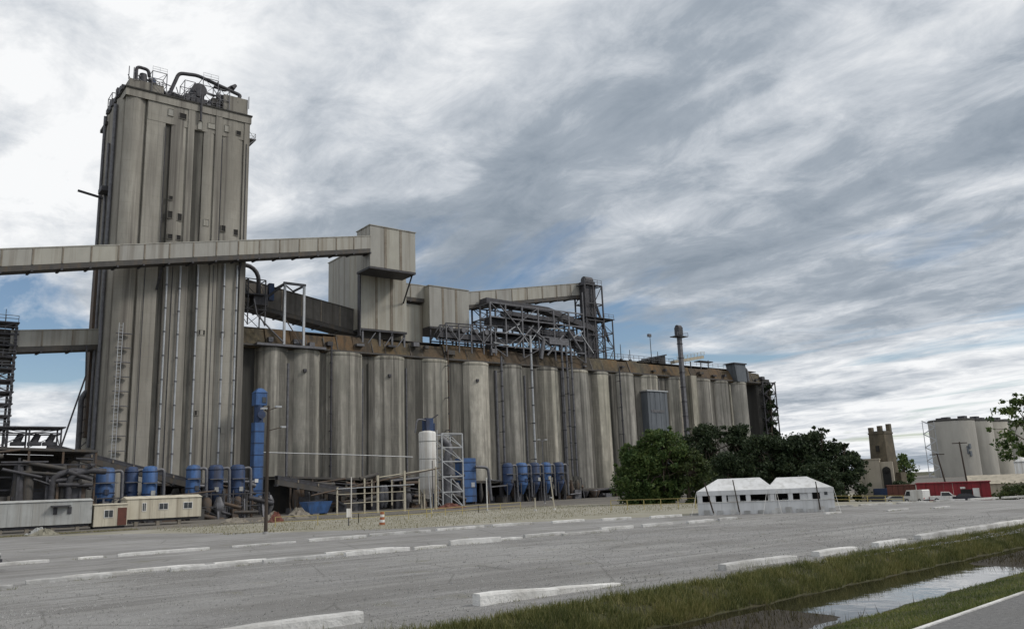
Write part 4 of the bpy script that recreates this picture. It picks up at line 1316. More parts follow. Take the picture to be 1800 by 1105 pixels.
MB().box(8.2, 20.8, 127, 131, 13.25, 13.4).build('deck', 'dark_steel', t)
for x in (15.2, 17.2, 19.0):
    MB().cyl((x, 128.4, 11.3), (x + 0.5, 128.4, 12.1 + 0.3 * (x % 2)), 0.5, 0.4, n=10).build('motor', 'dark_steel', t)
    MB().box(x - 0.7, x + 0.9, 127.9, 129, 10.9, 11.4).build('motor_bed', 'dark_steel', t)
# inclined spout and column between left shed and tower
t = thing('spout_frame', 'slender column with a slanting spout between the left shed and the tower', 'frame', (27, 153, 0))
MB().tube(bend([(27.6, 156, 0), (27.5, 156, 20.6), (28.3, 156, 22.0), (29.4, 156, 22.0)], 1.0), 0.45, 10).build('column_duct', 'grey_steel', t)
barp(t, 'spout', (24.0, 150, 12.0), (26.9, 150, 23.7), 0.24, 'dark_steel')
barp(t, 'spout', (26.9, 150, 23.7), (26.7, 150, 28.8), 0.24, 'dark_steel')
for k in range(4):
    barp(t, 'brace', (27.5, 156, 12 + k * 2.2), (28.9, 156, 13.4 + k * 2.2), 0.14, 'dark_steel')
t = thing('pipe_bank', 'dense dark bank of pipes and frames behind the beige trailer', 'pipework', (34, 126, 0))
lattice(t, [25, 28.5, 32, 35.5, 39, 42.5, 46, 49.5], [126.4, 128.4], [0, 1.8, 3.6], 0.18, 'dark_steel', 0.6, 0.14, seed=77)
clutter(t, 24, 50, 126, 3.8, 70, 67, ('dark_steel', 'rusty_steel', 'dark_steel', 'grey_steel', 'dark_siding'))
# lattice stair tower cut by the left frame edge
t = thing('stair_tower', 'dark open steel stair tower cut off by the left edge of the picture', 'stair tower', (12, 152, 0))
lattice(t, [8.0, 11.6, 16.4], [150, 154.5], [0, 4, 8, 12] + [15 + k * 1.85 for k in range(10)], 0.34, 'dark_steel', 0.75, 0.28, seed=81)
for k in range(10):
    z = 15 + k * 1.85
    MB().box(7.6, 16.8, 149.8, 154.8, z - 0.05, z + 0.14).build('landing', 'dark_steel', t)
    railing(t, (7.8, 149.7, z + 0.14), (16.6, 149.7, z + 0.14), 1.0, 'grey_steel', 1.6, 0.08)
for z in (25, 28.4):
    MB().box(8.4, 16.0, 150.6, 154, z, z + 2.2).build('cladding', 'dark_siding', t)
for x in (12.4, 14.9):
    MB().cyl((x, 151, 31.6), (x, 151, 34), 0.05, n=5).build('aerial', 'dark_steel', t)

# ------------------------------------------------------------------ trailers


def trailer(name, label, x0, x1, y0, w, z0, z1, m, wins=(), door=None, roof=0.25, ribs=1.2):
    t = thing(name, label, 'trailer', ((x0 + x1) / 2, y0, 0))
    body = MB().box(x0, x1, y0, y0 + w, z0, z1).build('body', m, t)
    k = int((x1 - x0) / ribs)
    for i in range(1, k):
        x = x0 + (x1 - x0) * i / k
        MB().box(x - 0.03, x + 0.03, y0 - 0.025, y0 + 0.02, z0 + 0.05, z1 - 0.05).build('rib', m, body)
    yc = y0 + w / 2
    MB().add([(x0 - 0.1, y0 - 0.12, z1), (x1 + 0.1, y0 - 0.12, z1), (x1 + 0.1, yc, z1 + roof), (x0 - 0.1, yc, z1 + roof), (x0 - 0.1, y0 + w + 0.12, z1), (x1 + 0.1, y0 + w + 0.12, z1)],
             [(0, 1, 2, 3), (3, 2, 5, 4), (0, 3, 4), (1, 5, 2), (0, 4, 5, 1)]).build('roof', m, t)
    for (x, ww, z, h) in wins:
        f = MB().box(x - ww / 2 - 0.08, x + ww / 2 + 0.08, y0 - 0.05, y0 + 0.1, z - h / 2 - 0.08, z + h / 2 + 0.08).build('window', 'white_paint', t)
        MB().box(x - ww / 2, x - 0.03, y0 - 0.07, y0 + 0.1, z - h / 2, z + h / 2).build('pane', 'glass', f)
        MB().box(x + 0.03, x + ww / 2, y0 - 0.07, y0 + 0.1, z - h / 2, z + h / 2).build('pane', 'glass', f)
    if door:
        d = MB().box(door[0], door[0] + 1.0, y0 - 0.06, y0 + 0.1, z0 + 0.05, z0 + 2.1).build('door', door[1], t)
        MB().box(door[0] + 0.82, door[0] + 0.9, y0 - 0.12, y0, z0 + 1.0, z0 + 1.1).build('handle', 'dark_steel', d)
    MB().box(x0 + 0.2, x1 - 0.2, y0 + 0.3, y0 + w - 0.3, z0 - 0.3, z0 - 0.003).build('chassis', 'dark_steel', t)
    x = x0 + 1
    while x < x1 - 0.5:
        MB().box(x, x + 0.4, y0 + 0.25, y0 + 0.65, 0, z0 - 0.3).build('support_block', 'debris', t)
        x += 2.6
    return t


tr = trailer('box_trailer', 'long pale grey trailer at the left edge below the dark shed', -2, 21.4, 110, 3, 0.7, 3.35, 'trailer_grey')
MB().box(17.0, 19.0, 109.2, 110, 2.75, 2.9).build('door_canopy', 'dark_steel', tr)
for x in (17.3, 18.8):
    MB().box(x, x + 0.4, 109.9, 110.02, 1.9, 2.7).build('wall_lamp', 'dark_steel', tr)
trailer('office_trailer', 'small beige hut with one dark window between the two longer trailers', 21.6, 25.3, 109.8, 3, 0.25, 2.75, 'trailer_beige', [(23.2, 0.9, 1.7, 0.8)], (24.2, 'rust_red'), 0.15)
trailer('office_trailer', 'beige office trailer with two windows beneath the blue filters', 25.6, 34.6, 111.5, 3.4, 0.85, 3.3, 'trailer_beige', [(27.6, 0.35, 2.3, 0.9), (29.9, 1.0, 2.3, 0.7), (32.9, 1.0, 2.3, 0.7)], None, 0.35, 1.5)

# ------------------------------------------------------------------ poles, rails, signs, clutter on the verge


def pole(name, label, x, y, h, r0, m, arms=(), group=None, lean=(0, 0)):
    t = thing(name, label, 'pole', (x, y, drop(x, y)), group)
    z0 = drop(x, y) - 0.1
    MB().cyl((x, y, z0), (x + lean[0], y + lean[1], h), r0, r0 * 0.75, n=8).build('shaft', m, t)
    for (dx, dy, z, w) in arms:
        MB().bar((x + lean[0] * z / h, y, z), (x + dx, y + dy, z + 0.35), 0.08).build('arm', m, t)
        MB().box(x + dx - w, x + dx + w, y + dy - 0.15, y + dy + 0.15, z + 0.28, z + 0.42).build('lamp_head', 'galvanised', t)
    MB().cyl((x, y, z0), (x, y, z0 + 0.3), r0 * 1.7, r0 * 1.5, n=8).build('base', 'kerb_concrete', t)
    return t


pole('light_pole', 'tall dark light pole with small lamp arms before the first silo', 26.2, 67.5, 10.5, 0.16, 'wood_pole', [(0.9, 0.1, 10.1, 0.25), (-0.4, 0, 9.9, 0.25), (1.4, 0.2, 8.4, 0.2)])
pole('pole', 'slim white pole rising from the yellow rail beside the pipe rack', 45.2, 90, 4.9, 0.09, 'white_paint')
pole('pole', 'pale pole leaning left in front of the lattice tower', 60.0, 96, 5.2, 0.09, 'galvanised', lean=(-0.4, 0))
pole('pole', 'pale upright pole in front of the tall blue cabin', 66.3, 92, 4.4, 0.09, 'white_paint')
pole('pole', 'thin pale pole leaning left beneath the middle blue filters', 68.8, 81, 4.2, 0.09, 'cream_paint', [(-0.5, 0, 1.2, 0.12)], lean=(-0.5, 0))
pole('bollard', 'short cream stub post by the road edge below the blue cabin', 66.5, 82, 1.6, 0.1, 'cream_paint')
pole('pole', 'thin dark pole with a cross-arm before the middle silos', 93.0, 112, 11.0, 0.1, 'grey_steel', [(-0.8, 0, 10.6, 0.3), (0.8, 0, 10.6, 0.3)])
pole('pole', 'thin dark pole standing behind the white tank legs', 70.9, 113, 7.6, 0.08, 'dark_steel')
pole('tent_pole', 'dark leaning pole at the left corner of the white tents', 57.4, 46.6, 2.75, 0.07, 'wood_pole', lean=(-0.5, 0.4))
pole('tent_pole', 'dark leaning pole before the left tent opening', 58.9, 45.1, 2.9, 0.06, 'wood_pole', lean=(-0.25, 0.25))
pole('tent_pole', 'dark pole before the right end of the white tents', 63.2, 40.2, 2.5, 0.06, 'wood_pole', lean=(-0.1, 0.1))


def yellow_rail(label, pts, h, step=3.2):
    t = thing('guard_rail', label, 'railing', pts[0], 'yellow guard rails')
    for a, b in zip(pts, pts[1:]):
        a = Vector(a)
        b = Vector(b)
        n = max(1, int((b - a).length / step))
        for k in range(n + 1):
            q = a.lerp(b, k / n)
            MB().bar(q, q + Vector((0, 0, h)), 0.06).build('post', 'yellow_paint', t)
        for z in (h * 0.52, h):
            MB().bar(a + Vector((0, 0, z)), b + Vector((0, 0, z)), 0.05).build('rail', 'yellow_paint', t)


yellow_rail('yellow guard rail on the verge below the first silos', [(32.0, 80, 0), (40, 78, 0), (50, 80, 0)], 1.0)
yellow_rail('yellow guard rail running past the white tank', [(50.6, 82, 0), (62, 88, 0), (72, 92, 0)], 0.9, 4)
yellow_rail('yellow fence panel on the verge left of the white tents', [(67.0, 69, 0), (71.5, 60.5, 0)], 1.1, 1.8)
yellow_rail('yellow fence on the verge right of the white tents', [(84, 52, -0.05), (91, 47.5, -0.35)], 0.8, 1.8)
t = thing('sign_post', 'small white sign on a dark post beside the orange barrel', 'sign', (36.4, 73.0, 0))
MB().bar((36.4, 73, 0), (36.4, 73, 1.1), 0.08).build('post', 'dark_steel', t)
MB().box(36.15, 36.65, 72.93, 72.97, 0.8, 1.6).build('panel', 'white_paint', t)
t = thing('traffic_barrel', 'orange and white traffic barrel at the edge of the lot', 'barrel', (38.6, 70.5, 0))
for k in range(5):
    MB().lathe(38.6, 70.5, [(0.27 - k * 0.02, k * 0.24), (0.26 - k * 0.02, k * 0.24 + 0.23)], 14).build('band', 'white_paint' if k in (1, 3) else 'orange_plastic', t)
t = thing('skip', 'blue steel skip at the foot of the first silo', 'skip', (53.0, 117, 0))
MB().hexa([(51.6, 116, 0.3), (54.4, 116, 0.3), (54.4, 118, 0.3), (51.6, 118, 0.3)], [(51.0, 115.6, 2.0), (55.0, 115.6, 2.0), (55.0, 118.4, 2.0), (51.0, 118.4, 2.0)]).build('body', 'blue_paint', t)
for x in (51.8, 54.0):
    MB().box(x, x + 0.3, 116, 118, 0, 0.35).build('skid', 'dark_steel', t)


def heap(label, x, y, w, h, m, seed, cat='debris pile'):
    """low uneven pile of lumps"""
    r = random.Random(seed)
    b = MB()
    n = 18
    zb = drop(x, y)
    vs = [(x + r.uniform(-.1, .1) * w, y, zb + h)]
    rings = ((0.2, 0.9), (0.42, 0.66), (0.68, 0.34), (0.88, 0.12), (1.05, 0.0))
    for ri, (rr, hh) in enumerate(rings):
        for k in range(n):
            a = 2 * math.pi * k / n
            q = rr * w / 2 * r.uniform(0.8, 1.2)
            vs.append((x + q * math.cos(a), y + q * 0.7 * math.sin(a), zb + h * hh * r.uniform(0.45, 1.35) - (0.06 if ri == 4 else 0)))
    f = [(0, 1 + k, 1 + (k + 1) % n) for k in range(n)]
    for ri in range(4):
        o1, o2 = 1 + ri * n, 1 + (ri + 1) * n
        f += [(o1 + k, o2 + k, o2 + (k + 1) % n, o1 + (k + 1) % n) for k in range(n)]
    b.add(vs, f)
    for k in range(14):
        a, q, sz = r.uniform(0, 6.28), w / 2 * r.uniform(0.2, 1.1), r.uniform(0.06, 0.2)
        cx, cy = x + q * math.cos(a), y + 0.7 * q * math.sin(a)
        cz = zb + h * max(0, 1 - 2 * q / w) * 0.8
        b.hexa([(cx - sz, cy - sz, cz - .1), (cx + sz, cy - sz * .7, cz - .1), (cx + sz, cy + sz, cz - .1), (cx - sz * .8, cy + sz, cz - .1)],
               [(cx - sz * .7, cy - sz * .5, cz + sz), (cx + sz * .6, cy - sz * .6, cz + sz * 1.3), (cx + sz * .8, cy + sz * .6, cz + sz), (cx - sz * .6, cy + sz * .7, cz + sz * .8)])
    tag(b.build('debris_pile', m), label, cat, 'heaps on the yard edge')


heap('tan heap of rubble beside the blue skip', 46.5, 108, 4.0, 1.3, 'debris', 1)
heap('orange-red heap of scrap near the tall dark light pole', 38.5, 96, 2.2, 1.1, 'rust_red', 2)
heap('pale grey heap of rubble right of the beige office trailer', 36.0, 103, 4.2, 0.6, 'debris', 3)
heap('small white heap of bags before the long grey trailer', 14.6, 100, 2.6, 0.7, 'trailer_grey', 4)
heap('tan sandy heap on the verge at far left', 14.8, 98.5, 2.8, 0.6, 'verge_grass', 5)
heap('dark red heap below the lattice tower', 76, 116, 6.0, 0.8, 'rust_red', 6)
heap('grey rubble heap right of the beige trailer before the blue filters', 41.2, 104, 4.0, 1.0, 'debris', 8)

# ------------------------------------------------------------------ white tents
TA = Vector((57.9, 47.6, 0))
TB = Vector((63.8, 39.5, 0))
td = (TB - TA).normalized()
tn = Vector((-td.y, td.x, 0))           # pointing away from the camera
if tn.x < 0:
    tn = -tn


def tpt0(u, v, z):
    return TA + td * u + tn * v + Vector((0, 0, z))


def qbox0(b, u0, u1, v0, v1, z0, z1):
    q = [tpt0(u0, v0, z0), tpt0(u1, v0, z0), tpt0(u1, v1, z0), tpt0(u0, v1, z0)]
    if td.cross(tn).z < 0:
        q = q[::-1]
    return b.hexa(q, [x + Vector((0, 0, z1 - z0)) for x in q])


def tent(u0, u1, label, ridge, left_wall, right_wall, vo=0.0, zr=3.02):
    t = thing('marquee_tent', label, 'tent', tuple(tpt0((u0 + u1) / 2, 0, 0)), 'white tents on the lot')
    D = 4.6
    e = 2.0

    def tpt(u, v, z):
        return tpt0(u, v + vo, z)

    def qbox(b, *a):
        return qbox0(b, a[0], a[1], a[2] + vo, a[3] + vo, a[4], a[5])
    r0, r1 = ridge
    vs = [tpt(u0, 0, e), tpt(u1, 0, e), tpt(u1, D, e), tpt(u0, D, e), tpt(r0, D * .4, zr), tpt(r1, D * .4, zr), tpt(r1, D * .6, zr), tpt(r0, D * .6, zr)]
    rf = MB()
    rs = random.Random(int(u0 * 7 + 50))
    V8 = [Vector(q) for q in vs]
    for qa in ((0, 1, 5, 4), (1, 2, 6, 5), (2, 3, 7, 6), (3, 0, 4, 7), (4, 5, 6, 7)):
        A, B, C_, D_ = [V8[k] for k in qa]
        N = 8
        g = []
        for i in range(N + 1):
            for j in range(N + 1):
                a_, b_ = i / N, j / N
                q = A.lerp(B, a_).lerp(D_.lerp(C_, a_), b_)
                sag = 0.10 * math.sin(math.pi * b_) * (0.6 + 0.4 * math.cos(a_ * math.pi * 6)) * min(1, 4 * a_ * (1 - a_) + 0.2)
                ed = 0.0 if i in (0, N) or j in (0, N) else rs.uniform(-0.02, 0.02)
                g.append(q - Vector((0, 0, (sag if j not in (0, N) and i not in (0, N) else 0) + ed)))
        rf.add(g, [(i * (N + 1) + j, (i + 1) * (N + 1) + j, (i + 1) * (N + 1) + j + 1, i * (N + 1) + j + 1) for i in range(N) for j in range(N)], True)
    rf.build('roof', 'tent_fabric', t)
    for (ua, va, ub, vb) in ((u0, 0, u0 - 0.5, -1.2), (u1, 0, u1 + 0.3, -1.2)):
        MB().cyl(tpt(ua, va, 2.0), tpt(ub, vb, 0), 0.015, n=5).build('guy_rope', 'white_paint', t)
    qbox(MB(), u0, u1, -0.05, 0.0, 1.62, 2.02).build('valance', 'tent_fabric', t)
    qbox(MB(), u0, u1, 0.02, 0.07, 0.0, 1.02).build('front_wall', 'tent_fabric', t)
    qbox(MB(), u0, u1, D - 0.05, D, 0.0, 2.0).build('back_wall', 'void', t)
    qbox(MB(), u0, u1, -0.04, 0.09, 1.022, 1.08).build('sill_rail', 'white_paint', t)
    rr = random.Random(int(u0 * 10))
    for i in range(7):
        u = u0 + 0.1 + (u1 - u0 - 0.6) * i / 6
        if rr.random() < 0.6:
            qbox(MB(), u, u + rr.uniform(0.25, 0.5), 0.0, 0.03, 1.06, 1.64).build('curtain', 'tent_fabric', t)
    for i in range(6):
        u = u0 + 0.5 + (u1 - u0 - 1) * i / 5
        qbox(MB(), u, u + 0.5, -0.14, 0.0, 0.0, rr.uniform(0.25, 0.5)).build('ballast_block', 'kerb_concrete', t)
    k = 3
    for i in range(k + 1):
        u = u0 + 0.06 + (u1 - u0 - 0.12) * i / k
        qbox(MB(), u - 0.05, u + 0.05, 0.08, 0.18, 0, 2.0).build('post', 'white_paint', t)
        qbox(MB(), u - 0.05, u + 0.05, D - 0.2, D - 0.1, 0, 2.0).build('post', 'white_paint', t)
    if left_wall:
        qbox(MB(), u0, u0 + 0.04, 0.1, D - 0.1, 0, 2.0).build('side_wall', 'tent_fabric', t)
    if right_wall:
        qbox(MB(), u1 - 1.1, u1, -0.02, 0.04, 1.02, 1.98).build('side_wall', 'tent_fabric', t)
        qbox(MB(), u1 - 0.75, u1 - 0.5, -0.06, 0.0, 1.4, 1.65).build('window', 'glass', t)
    qbox(MB(), u0 + 2.6, u0 + 3.6, 0.1, 0.14, 1.02, 1.64).build('wall_panel', 'tent_fabric', t)
    return t


tent(-0.9, 5.7, 'left white marquee tent with dark openings, nearer the large bush', (0.9, 4.5), True, False)
tent(5.0, 10.3, 'right white marquee tent with a small end window', (5.9, 8.4), False, True, 0.12, 2.95)
for i, u in enumerate((1.6, 2.6, 3.9, 6.6, 8.3)):
    t = thing('folding_table', f'{ORD[i]} table from the left inside the white tents', 'table', tuple(tpt0(u, 2, 0)), 'tables inside the tents')
    qbox0(MB(), u - 0.4, u + 0.4, 1.6, 2.4, 1.08, 1.14).build('tabletop', 'white_paint', t)
    for (a, b) in ((-.35, 1.65), (.35, 1.65), (-.35, 2.35), (.35, 2.35)):
        qbox0(MB(), u + a - 0.02, u + a + 0.02, b - 0.02, b + 0.02, 0, 1.08).build('leg', 'grey_steel', t)

# ------------------------------------------------------------------ far right: masonry tower, red building, trucks, far silos


def at(ang_x, ang_y, d):
    n = math.hypot(ang_x, ang_y)
    return Vector((ang_x / n * d, ang_y / n * d, 0))


t = thing('masonry_tower', 'weathered tan masonry tower topped by three stubby chimneys', 'tower', (145, 78.4, -1.8))
cx, cy = 145.0, 78.4
MB().add([(cx - 1.75, cy - 1.75, -1.8), (cx + 1.75, cy - 1.75, -1.8), (cx + 1.75, cy + 1.75, -1.8), (cx - 1.75, cy + 1.75, -1.8),
          (cx - 1.45, cy - 1.45, 10.4), (cx + 1.45, cy - 1.45, 10.4), (cx + 1.45, cy + 1.45, 10.4), (cx - 1.45, cy + 1.45, 10.4)],
         [(0, 1, 5, 4), (1, 2, 6, 5), (2, 3, 7, 6), (3, 0, 4, 7), (4, 5, 6, 7)]).build('wall', 'old_masonry', t)
MB().box(cx - 1.55, cx + 1.55, cy - 1.55, cy + 1.55, 9.9, 10.15).build('cornice', 'old_masonry', t)
for dx, dy in ((-1.1, 1.1), (0.0, 0.0), (1.1, -1.1)):
    MB().box(cx + dx - 0.36, cx + dx + 0.36, cy + dy - 0.36, cy + dy + 0.36, 10.4, 11.4 + 0.25 * dx).build('chimney', 'old_masonry', t)
for z in (6.8, 3.8):
    MB().box(cx - 1.75, cx - 1.4, cy - 0.3, cy + 0.3, z, z + 1.0).build('slit_window', 'void', t)
MB().box(cx + 0.6, cx + 2.5, cy - 2.5, cy - 0.6, -1.8, 3.0).build('buttress', 'old_masonry', t)
t = thing('beige_block_building', 'plain beige block building with a tall dark archway beside the masonry tower', 'building', (138.5, 77, -1.8))
d_ = Vector((0.45, -0.89, 0)).normalized()
n_ = Vector((0.89, 0.45, 0))
o_ = Vector((137.0, 79.0, 0))


def rb(b, u0, u1, v0, v1, z0, z1):
    q = [o_ + d_ * u + n_ * v for u, v in ((u0, v0), (u1, v0), (u1, v1), (u0, v1))]
    return b.hexa([p + Vector((0, 0, z0)) for p in q], [p + Vector((0, 0, z1)) for p in q])


rb(MB(), 0, 3.6, 0, 5, -1.8, 5.3).build('wall', 'beige_wall', t)
rb(MB(), 3.65, 5.6, 0.4, 5, -1.8, 4.9).build('wall', 'beige_wall', t)
rb(MB(), -0.1, 3.7, -0.1, 5.1, 5.3, 5.5).build('coping', 'beige_wall', t)
rb(MB(), 3.9, 5.2, 0.2, 0.5, -1.6, 3.4).build('archway', 'void', t)
q = o_ + d_ * 4.55 + n_ * 0.2
MB().cyl(q + Vector((0, 0, 3.4)), q + n_ * 0.3 + Vector((0, 0, 3.4)), 0.65, n=14).build('arch_head', 'void', t)

t = thing('red_building', 'long low dark red building behind the white trucks', 'building', (135, 64, -1.8))
o_ = Vector((132.6, 70.0, 0))
d_ = Vector((0.42, -0.907, 0))
n_ = Vector((0.907, 0.42, 0))
for k in range(8):
    rb(MB(), 2.8 + k * 1.3, 2.8 + k * 1.3 + 1.26, 0, 4, -1.8, 1.05).build('wall_panel', 'red_paint', t)
rb(MB(), 2.7, 13.3, -0.2, 4.2, 1.05, 1.2).build('roof', 'red_paint', t)
rb(MB(), 9.0, 10.6, -0.06, 0.2, -1.7, 0.0).build('door_opening', 'void', t)
rb(MB(), 9.0, 9.7, -0.08, 0.0, 0.1, 0.4).build('sign_board', 'white_paint', t)
rb(MB(), 10.7, 11.6, -0.08, 0.0, -1.7, 0.15).build('door', 'white_paint', t)
t = thing('cargo_box', 'rust-brown cargo box left of the red building', 'container', (132.6, 70, -1.8))
for k in range(5):
    rb(MB(), -1.6 + k * 0.84, -1.6 + k * 0.84 + 0.8, 0.4, 3, -1.7, 0.9).build('side_panel', 'rust_red', t)
rb(MB(), -1.7, 2.7, 0.3, 3.1, 0.9, 1.0).build('roof', 'rust_red', t)
rb(MB(), -1.7, 2.7, 0.3, 3.1, -1.79, -1.7).build('base_frame', 'dark_steel', t)


def truck(label, pos, ang, s, m, kind):
    """pickup or cab: body outline swept across the width, with wheels and glass"""
    t = thing('truck', label, 'truck', tuple(pos))
    c, si = math.cos(ang), math.sin(ang)

    def P(x, y, z):
        return (pos[0] + (x * c - y * si) * s, pos[1] + (x * si + y * c) * s, pos[2] + z * s)
    if kind == 'pickup':
        prof = [(-2.6, .45), (2.6, .45), (2.65, .95), (1.2, 1.08), (0.55, 1.75), (-0.75, 1.78), (-0.85, 1.1), (-2.6, 1.1)]
        glass = [(1.0, 1.1), (0.48, 1.66), (-0.65, 1.68), (-0.7, 1.1)]
    elif kind == 'van':
        prof = [(-2.4, .4), (2.4, .4), (2.45, 1.0), (1.9, 1.2), (1.3, 2.3), (-2.3, 2.35), (-2.4, 2.2)]
        glass = [(1.75, 1.25), (1.25, 2.1), (0.5, 2.1), (0.5, 1.25)]
    else:
        prof = [(-2.2, .32), (2.2, .32), (2.22, .75), (1.3, .92), (0.6, 1.42), (-1.0, 1.44), (-1.8, 1.0), (-2.25, .95)]
        glass = [(1.15, .95), (0.55, 1.36), (-0.95, 1.38), (-1.6, 1.0)]

    def sweep(pr, w):
        n = len(pr)
        b = MB()
        b.add([P(x, -w, z) for x, z in pr] + [P(x, w, z) for x, z in pr], [(i, (i + 1) % n, n + (i + 1) % n, n + i) for i in range(n)] + [tuple(range(n - 1, -1, -1)), tuple(range(n, 2 * n))])
        return b
    sweep(prof, 0.9).build('body', m, t)
    sweep(glass, 0.915).build('side_glass', 'glass', t)
    for x in (-1.55, 1.6):
        for y in (-0.82, 0.82):
            w_ = MB().cyl(P(x, y - 0.13, .38), P(x, y + 0.13, .38), 0.38 * s, n=16).build('wheel', 'rubber', t)
            MB().cyl(P(x, y - 0.145, .38), P(x, y + 0.145, .38), 0.2 * s, n=12).build('rim', 'galvanised', w_)
    for y in (-0.65, 0.65):
        e = prof[1][0]
        MB().cyl(P(e - .04, y, .75), P(e + .06, y, .75), 0.11 * s, n=10).build('headlight', 'trailer_grey', t)
        MB().cyl(P(prof[0][0] + .04, y, .8), P(prof[0][0] - .04, y, .8), 0.11 * s, n=10).build('tail_light', 'tail_red', t)
    MB().bar(P(prof[0][0] - .05, -.85, .5), P(prof[0][0] - .05, .85, .5), 0.14 * s).build('bumper', 'dark_steel', t)
    MB().bar(P(prof[1][0] + .05, -.85, .5), P(prof[1][0] + .05, .85, .5), 0.14 * s).build('bumper', 'dark_steel', t)
    return t


truck('white van parked before the left end of the red building', (131.6, 66.6, -1.79), math.atan2(-0.9, 0.42) + 2.4, 0.85, 'white_paint', 'van')
truck('white pickup truck parked before the middle of the red building', (133.0, 62.6, -1.79), math.atan2(-0.9, 0.42), 0.88, 'white_paint', 'pickup')
truck('dark parked car at the right end of the red building', (134.0, 60.0, -1.79), math.atan2(-0.9, 0.42), 0.85, 'car_paint', 'car')
truck('small pale car before the rust-brown cargo box', (130.6, 69.3, -1.79), math.atan2(-0.9, 0.42) + 0.3, 0.8, 'trailer_grey', 'car')
truck('dark car parked before the beige block building', (131.5, 72.6, -1.79), math.atan2(-0.9, 0.42), 0.9, 'car_paint', 'car')
truck('blue-grey van between the masonry tower and the cargo box', (137.0, 74.0, -1.79), math.atan2(-0.9, 0.42), 0.95, 'dark_blue', 'van')
truck('black car cut off by the left edge of the picture on the lot', (3.05, 47.6, 0.006), 0.0, 1.0, 'car_paint', 'car')

t = thing('long_warehouse', 'long low beige warehouse with pale roof at the far right', 'warehouse', (155, 60, -1.8))
o_ = Vector((148.0, 66.0, 0))
d_ = Vector((0.33, -0.944, 0))
n_ = Vector((0.944, 0.33, 0))
for k in range(11):
    rb(MB(), k * 3.0, k * 3.0 + 2.95, 0, 8, -1.8, 0.55).build('wall_panel', 'beige_wall', t)
MB().add([o_ + d_ * u + n_ * v + Vector((0, 0, z)) for u, v, z in ((-0.2, -0.3, 0.55), (33.2, -0.3, 0.55), (33.2, 4, 2.0), (-0.2, 4, 2.0), (-0.2, 8.3, 0.55), (33.2, 8.3, 0.55))],
         [(0, 1, 2, 3), (3, 2, 5, 4), (0, 3, 4), (1, 5, 2)]).build('roof', 'beige_wall', t)

# far silo cluster
fs = [(380, 176, 9.0, 25.6), (446, 183, 9.0, 25.6), (520, 199, 9.0, 25.6), (603, 221, 9.0, 25.6), (690, 246, 9, 25.6)]
dirs = [(382.6, 173.4, 430), (385.4, 166.9, 446), (387.8, 161.3, 463), (390.0, 155.8, 480), (392.1, 150.5, 497), (393.8, 145.8, 514)]
for i, (ax, ay, dd) in enumerate(dirs):
    p = at(ax, ay, dd)
    t = thing('far_silo', f'{ORD[i]} pale silo from the left in the distant cluster behind the red building' if i else 'widest nearest pale silo of the distant cluster, dark emblem on its front', 'silo', (p.x, p.y, -1.8), 'distant silo cluster')
    MB().lathe(p.x, p.y, [(9.6, -1.8), (9.6, 25.2), (9.4, 25.6)], 32).build('wall', 'pale_concrete', t)
    MB().lathe(p.x, p.y, [(9.7, 24.8), (9.7, 25.4), (9.3, 25.7)], 32).build('rim', 'recess_concrete', t)
    r = random.Random(i)
    for k in range(4):
        a = r.uniform(0, 6.28)
        x, y = p.x + 5 * math.cos(a), p.y + 5 * math.sin(a)
        MB().box(x - 1.5, x + 1.5, y - 1.5, y + 1.5, 25.6, 26.2 + r.random() * 1.2).build('roof_hatch', 'dark_steel', t)
    if i == 0:
        fr = -Vector((p.x, p.y, 0)).normalized()
        rt = Vector((-fr.y, fr.x, 0))
        if rt.dot(Vector((1, -1, 0))) < 0:
            rt = -rt
        for (u, z, w, h) in ((6.2, 13.2, 1.6, 2.0), (6.2, 10.0, 1.6, 2.2), (5.2, 11.6, 1.0, 3.4)):
            q = Vector((p.x, p.y, 0)) + fr * (math.sqrt(9.6 ** 2 - u * u)) + rt * u + Vector((0, 0, z))
            MB().bar(q - Vector((0, 0, h / 2)), q + Vector((0, 0, h / 2)), w, 0.5).build('emblem_stroke', 'pale_blue_siding', t)
p = at(378.6, 181.6, 421)
t = thing('far_stair_tower', 'zigzag stair scaffold on the left flank of the distant silos', 'stair tower', (p.x, p.y, -1.8))
v_ = Vector((0.45, -0.89, 0))
for s_ in (-2.4, 2.4):
    q = Vector((p.x, p.y, 0)) + v_ * s_
    MB().bar(q + Vector((0, 0, -1.8)), q + Vector((0, 0, 25)), 0.22).build('column', 'galvanised', t)
for k in range(9):
    a = Vector((p.x, p.y, -1.5 + k * 3)) + v_ * (-2.6 if k % 2 else 2.6)
    b = Vector((p.x, p.y, 1.5 + k * 3)) + v_ * (2.6 if k % 2 else -2.6)
    MB().bar(a, b, 0.3, 0.4).build('stair_flight', 'galvanised', t)
p = at(392.2, 150.8, 360)
t = thing('water_tank', 'small pale round tank behind the leafy tree at the far right', 'tank', (p.x, p.y, -1.8))
MB().lathe(p.x, p.y, [(2.4, -1.8), (2.4, 5.0), (2.1, 5.4), (0.3, 7.4)], 20).build('shell', 'white_paint', t)
MB().lathe(p.x, p.y, [(2.5, 4.8), (2.55, 5.1), (2.3, 5.3)], 20).build('rim', 'trailer_grey', t)
